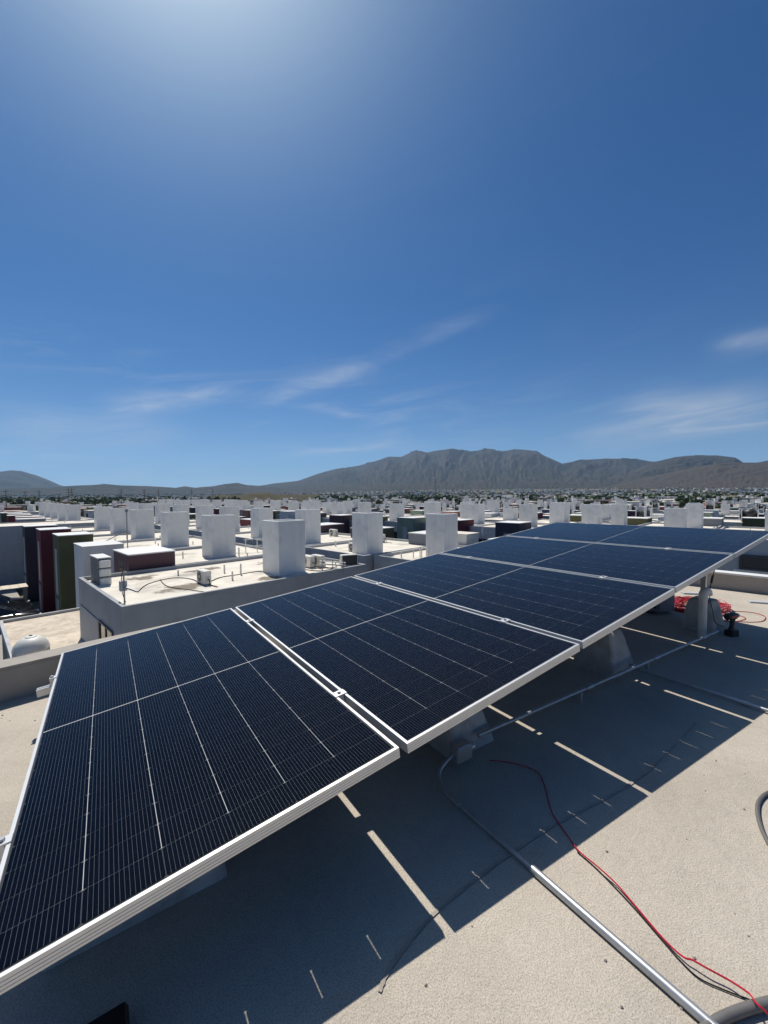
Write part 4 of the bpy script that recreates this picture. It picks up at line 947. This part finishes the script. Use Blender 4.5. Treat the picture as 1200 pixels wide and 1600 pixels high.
# ------------------------------------------------------------------ the town beyond the terraces
q = random.Random(2024)
FAR = []
for vi, (wm, rm_, W_, D_, H_, txt) in enumerate((('cream', 'white_roof', 8, 9, 3.2, 'cream single storey far house with pale flat roof'), ('white_wall', 'white_roof', 7, 9, 5.8, 'white two storey far house with pale flat roof'),
        ('terracotta', 'pink_roof', 7, 8, 5.6, 'terracotta far house with reddish flat roof'), ('grey_wall', 'white_roof', 9, 8, 5.8, 'grey two storey far house with pale flat roof'),
        ('warm_wall', 'pink_roof', 9, 10, 3.4, 'beige single storey far house with reddish roof'), ('slate', 'white_roof', 8, 9, 6.0, 'slate coloured two storey far house'),
        ('white_wall', 'white_roof', 26, 12, 6.0, 'long white far block with many dark windows'))):
    parts_ = [('wall', MB().box(-W_ / 2, W_ / 2, -D_ / 2, D_ / 2, -1.5, H_).mesh('wall', wm)), ('roof_slab', MB().box(-W_ / 2 - .15, W_ / 2 + .15, -D_ / 2 - .15, D_ / 2 + .15, H_ + .001, H_ + .22).mesh('roof_slab', rm_))]
    for fl in range(2 if H_ > 5 else 1):
        for k in range(int(W_ // 3.2)):
            x0 = -W_ / 2 + .8 + k * 3.1
            for s_ in (-1, 1): parts_.append(('window', MB().box(x0, x0 + 1.6, *sorted((s_ * D_ / 2, s_ * (D_ / 2 + .04))), 1.0 + fl * 2.8, 2.3 + fl * 2.8).mesh('window', 'dark_glass')))
    for s_ in (-1, 1): parts_.append(('window', MB().box(*sorted((s_ * W_ / 2, s_ * (W_ / 2 + .04))), -1.0, 1.0, H_ - 2.0, H_ - .8).mesh('window', 'dark_glass')))
    if vi != 6: parts_.append(('tank_tower', MB().box(-.7, .7, 1.2, 2.6, H_ + .2, H_ + 2.0).mesh('tank_tower', 'tower_wall')))
    FAR.append((txt, parts_, max(W_, D_)))
placed = []
def clear(x, y, d):
    return all((x - a) ** 2 + (y - b_) ** 2 > (d + c_) ** 2 for a, b_, c_ in placed)
n_far = 0
for it in range(9000):
    if n_far >= 260: break
    px = q.uniform(-60, 1260); r_ = 1 / q.uniform(1 / 560, 1 / 150)
    a = math.atan((px - 600) / F_PX); x, y = r_ * math.sin(a), r_ * math.cos(a)
    e1_, e2_ = to_e((x, y, 0))
    if -16 < e1_ < 142 and -90 < e2_ < 120 and not (e1_ > 78 and e2_ > 84): continue
    if 405 < r_ and 360 < px < 480: continue
    vi = q.choices(range(7), (3, 6, 2, 4, 2, 2, 1))[0]; txt, parts_, dm = FAR[vi]
    if not clear(x, y, dm * .62): continue
    placed.append((x, y, dm * .62)); n_far += 1
    h = empty('far_house', (x, y, float(ground_z(np.array(x), np.array(y)))), q.choice((TH, TH, .25, 1.1)) + q.choice((0, math.pi / 2)), txt + ' in the town', 'house', 'houses of the town beyond the terraces')
    for nm, me in parts_: obj(nm, me, h)
# farther town: one mass of tiny houses
def town(name, n, rmin, rmax, mname, seed, pxr=(-250, 1450), dens=None):
    g = np.random.default_rng(seed); V = []; Fc = []
    cn = vnoise(seed + 3)
    k = 0
    while k < n:
        px = g.uniform(*pxr); r_ = 1 / g.uniform(1 / rmax, 1 / rmin) if g.random() < .6 else g.uniform(rmin, rmax)
        a = math.atan((px - 600) / F_PX); x, y = r_ * math.sin(a), r_ * math.cos(a)
        if cn(np.array(x / 170), np.array(y / 170)) < .42: continue
        if rmin > 900 and px < 560 and g.random() < .75: continue
        z = float(ground_z(np.array(x), np.array(y))); w_, d_, h_ = g.uniform(3, 7), g.uniform(3, 7), g.choice((3.0, 5.6, 6.2))
        th = TH + g.choice((0, .6, 1.1)); c, s_ = math.cos(th), math.sin(th)
        o = len(V)
        for zz in (z - 2, z + h_):
            for sx, sy in ((-1, -1), (1, -1), (1, 1), (-1, 1)): V.append((x + c * sx * w_ - s_ * sy * d_, y + s_ * sx * w_ + c * sy * d_, zz))
        Fc += [tuple(o + i for i in f_) for f_ in ((4, 5, 6, 7), (0, 1, 5, 4), (1, 2, 6, 5), (2, 3, 7, 6), (3, 0, 4, 7))]
        k += 1
    me = bpy.data.meshes.new(name); me.from_pydata(V, [], Fc); me.materials.append(MATS[mname]); me.update()
    return tag(obj(name, me), kind='stuff')
for nm, n, mname, seed in (('distant_town_white', 2600, 'white_wall', 71), ('distant_town_grey', 1300, 'grey_wall', 72), ('distant_town_cream', 900, 'cream', 73), ('distant_town_red', 350, 'terracotta', 74)):
    o = town('distant_town', n, 580, 3600, mname, seed)
    tag(o, {'white_wall': 'mass of tiny white houses on the plain before the mountains', 'grey_wall': 'mass of tiny grey houses on the plain', 'cream': 'mass of tiny cream houses on the plain', 'terracotta': 'scattered tiny reddish houses on the plain'}[mname], 'town')

# trees: leaf clumps spread through an uneven crown
def crown(seed, n, rx, rz, zc, leaf):
    g = np.random.default_rng(seed); V = []; Fc = []
    lobes = [(g.normal(0, rx * .45), g.normal(0, rx * .45), zc + g.normal(0, rz * .35), g.uniform(.35, .6) * rx) for _ in range(7)]
    for k in range(n):
        lx, ly, lz, lr = lobes[g.integers(7)]
        d = g.normal(size=3); d /= np.linalg.norm(d); rr = lr * g.uniform(.55, 1.0)
        p = np.array((lx, ly, lz)) + d * rr * (1, 1, .8)
        t1 = g.normal(size=3); t1 /= np.linalg.norm(t1); t2 = np.cross(t1, d); t2 /= np.linalg.norm(t2) + 1e-6
        s_ = leaf * g.uniform(.6, 1.3); o = len(V)
        V += [tuple(p + t1 * s_), tuple(p + t2 * s_ * .8), tuple(p - t1 * s_), tuple(p - t2 * s_ * .8)]; Fc.append((o, o + 1, o + 2, o + 3))
    return V, Fc
def crown_mesh(seed, n=420, rx=2.2, rz=1.8, zc=4.2, leaf=.32):
    me = bpy.data.meshes.new('crown'); me.from_pydata(*crown(seed, n, rx, rz, zc, leaf)[:1], [], crown(seed, n, rx, rz, zc, leaf)[1]); me.materials.append(MATS['leaf']); me.update(); return me
TR = []
for k in range(4):
    tm = MB().tube([(0, 0, -.5), (.05, 0, 1.4), (.12, .08, 2.6), (.1, .1, 4.2)], [.2, .17, .13, .05], 8)
    for a in (0.4, 2.3, 4.4): tm.tube([(.1, .05, 2.2), (.1 + .7 * math.cos(a), .05 + .7 * math.sin(a), 3.2), (.1 + 1.3 * math.cos(a), .05 + 1.3 * math.sin(a), 4.2)], [.1, .07, .03], 6)
    TR.append((tm.mesh('trunk', 'bark'), crown_mesh(300 + k, 900)))
n_t = 0
for it in range(4000):
    if n_t >= 60: break
    px = q.uniform(-40, 1240); r_ = 1 / q.uniform(1 / 420, 1 / 150)
    a = math.atan((px - 600) / F_PX); x, y = r_ * math.sin(a), r_ * math.cos(a); e1_, e2_ = to_e((x, y, 0))
    if -16 < e1_ < 142 and -90 < e2_ < 120 and not (e1_ > 78 and e2_ > 84): continue
    if not clear(x, y, 1.5): continue
    placed.append((x, y, 2.0)); n_t += 1
    t_ = empty('tree', (x, y, float(ground_z(np.array(x), np.array(y)))), q.uniform(0, 6.28), 'dark green bushy tree among the far houses of the town', 'tree', 'trees among the far houses')
    t_.scale = (q.uniform(.9, 1.5),) * 3
    k = q.randrange(4); obj('trunk', TR[k][0], t_); obj('crown', TR[k][1], t_)
def wood(n, rmin, rmax, seed):
    g = np.random.default_rng(seed); cn = vnoise(seed); base = [crown(500 + k, 46, 2.6, 1.9, 3.4, .95) for k in range(5)]; V = []; Fc = []; k = 0
    while k < n:
        px = g.uniform(-200, 1400); r_ = 1 / g.uniform(1 / rmax, 1 / rmin) if g.random() < .55 else g.uniform(rmin, rmax)
        a = math.atan((px - 600) / F_PX); x, y = r_ * math.sin(a), r_ * math.cos(a)
        if cn(np.array(x / 120 + 9), np.array(y / 120)) < .40: continue
        if rmin > 900 and px < 500 and g.random() < .6: continue
        z = float(ground_z(np.array(x), np.array(y))); s_ = g.uniform(.8, 1.7); v, f_ = base[g.integers(5)]; o = len(V); c, sn = math.cos(k), math.sin(k)
        V += [(x + s_ * (p[0] * c - p[1] * sn), y + s_ * (p[0] * sn + p[1] * c), z + s_ * p[2]) for p in v]; Fc += [tuple(i + o for i in t_) for t_ in f_]; k += 1
    me = bpy.data.meshes.new('distant_trees'); me.from_pydata(V, [], Fc); me.materials.append(MATS['leaf']); me.update()
    return tag(obj('distant_trees', me), 'dark green trees scattered through the distant town', 'trees', kind='stuff')
wood(3200, 430, 3300, 91)
# utility poles and the tall mast
def pole(px, r_, top_y, label, arms=2):
    a = math.atan((px - 600) / F_PX); x, y = r_ * math.sin(a), r_ * math.cos(a); z0 = float(ground_z(np.array(x), np.array(y)))
    zt = CAM_Z + (774 - top_y) / math.hypot(F_PX, px - 600) * r_ * 1.0
    o = empty('utility_pole', (x, y, z0), TH + .3, label, 'pole', 'poles standing over the town')
    h = zt - z0
    MB().tube([(0, 0, -.5), (0, 0, h)], [.2, .12], 8).build('pole', 'wood_pole', o)
    for k in range(arms): MB().box(-1.2, 1.2, -.08, .08, h - .9 - k * 1.4, h - .72 - k * 1.4).build('crossarm', 'wood_pole', o)
pole(681, 230, 750, 'tall thin mast standing over the town before the mountain')
for px, r_, ty in ((108, 260, 762), (113, 265, 762), (62, 240, 765), (190, 250, 763), (226, 255, 764), (248, 300, 765), (10, 230, 764), (40, 300, 766), (300, 330, 765), (333, 360, 764)): pole(px, r_, ty, 'dark wooden utility pole among the far houses')
# ------------------------------------------------------------------ hazy air
mh = bpy.data.materials.new('haze'); mh.use_nodes = True; t = mh.node_tree; t.nodes.clear(); MATS['haze'] = mh
pv = N(t, 'ShaderNodeVolumePrincipled'); pv.inputs['Color'].default_value = (.40, .66, 1.0, 1); pv.inputs['Density'].default_value = 5.0e-5; pv.inputs['Anisotropy'].default_value = .3
mo = N(t, 'ShaderNodeOutputMaterial'); t.links.new(pv.outputs[0], mo.inputs['Volume'])
tag(MB().box(-13000, 13000, -13000, 13000, -40, 1250).build('haze', 'haze'), kind='stuff')
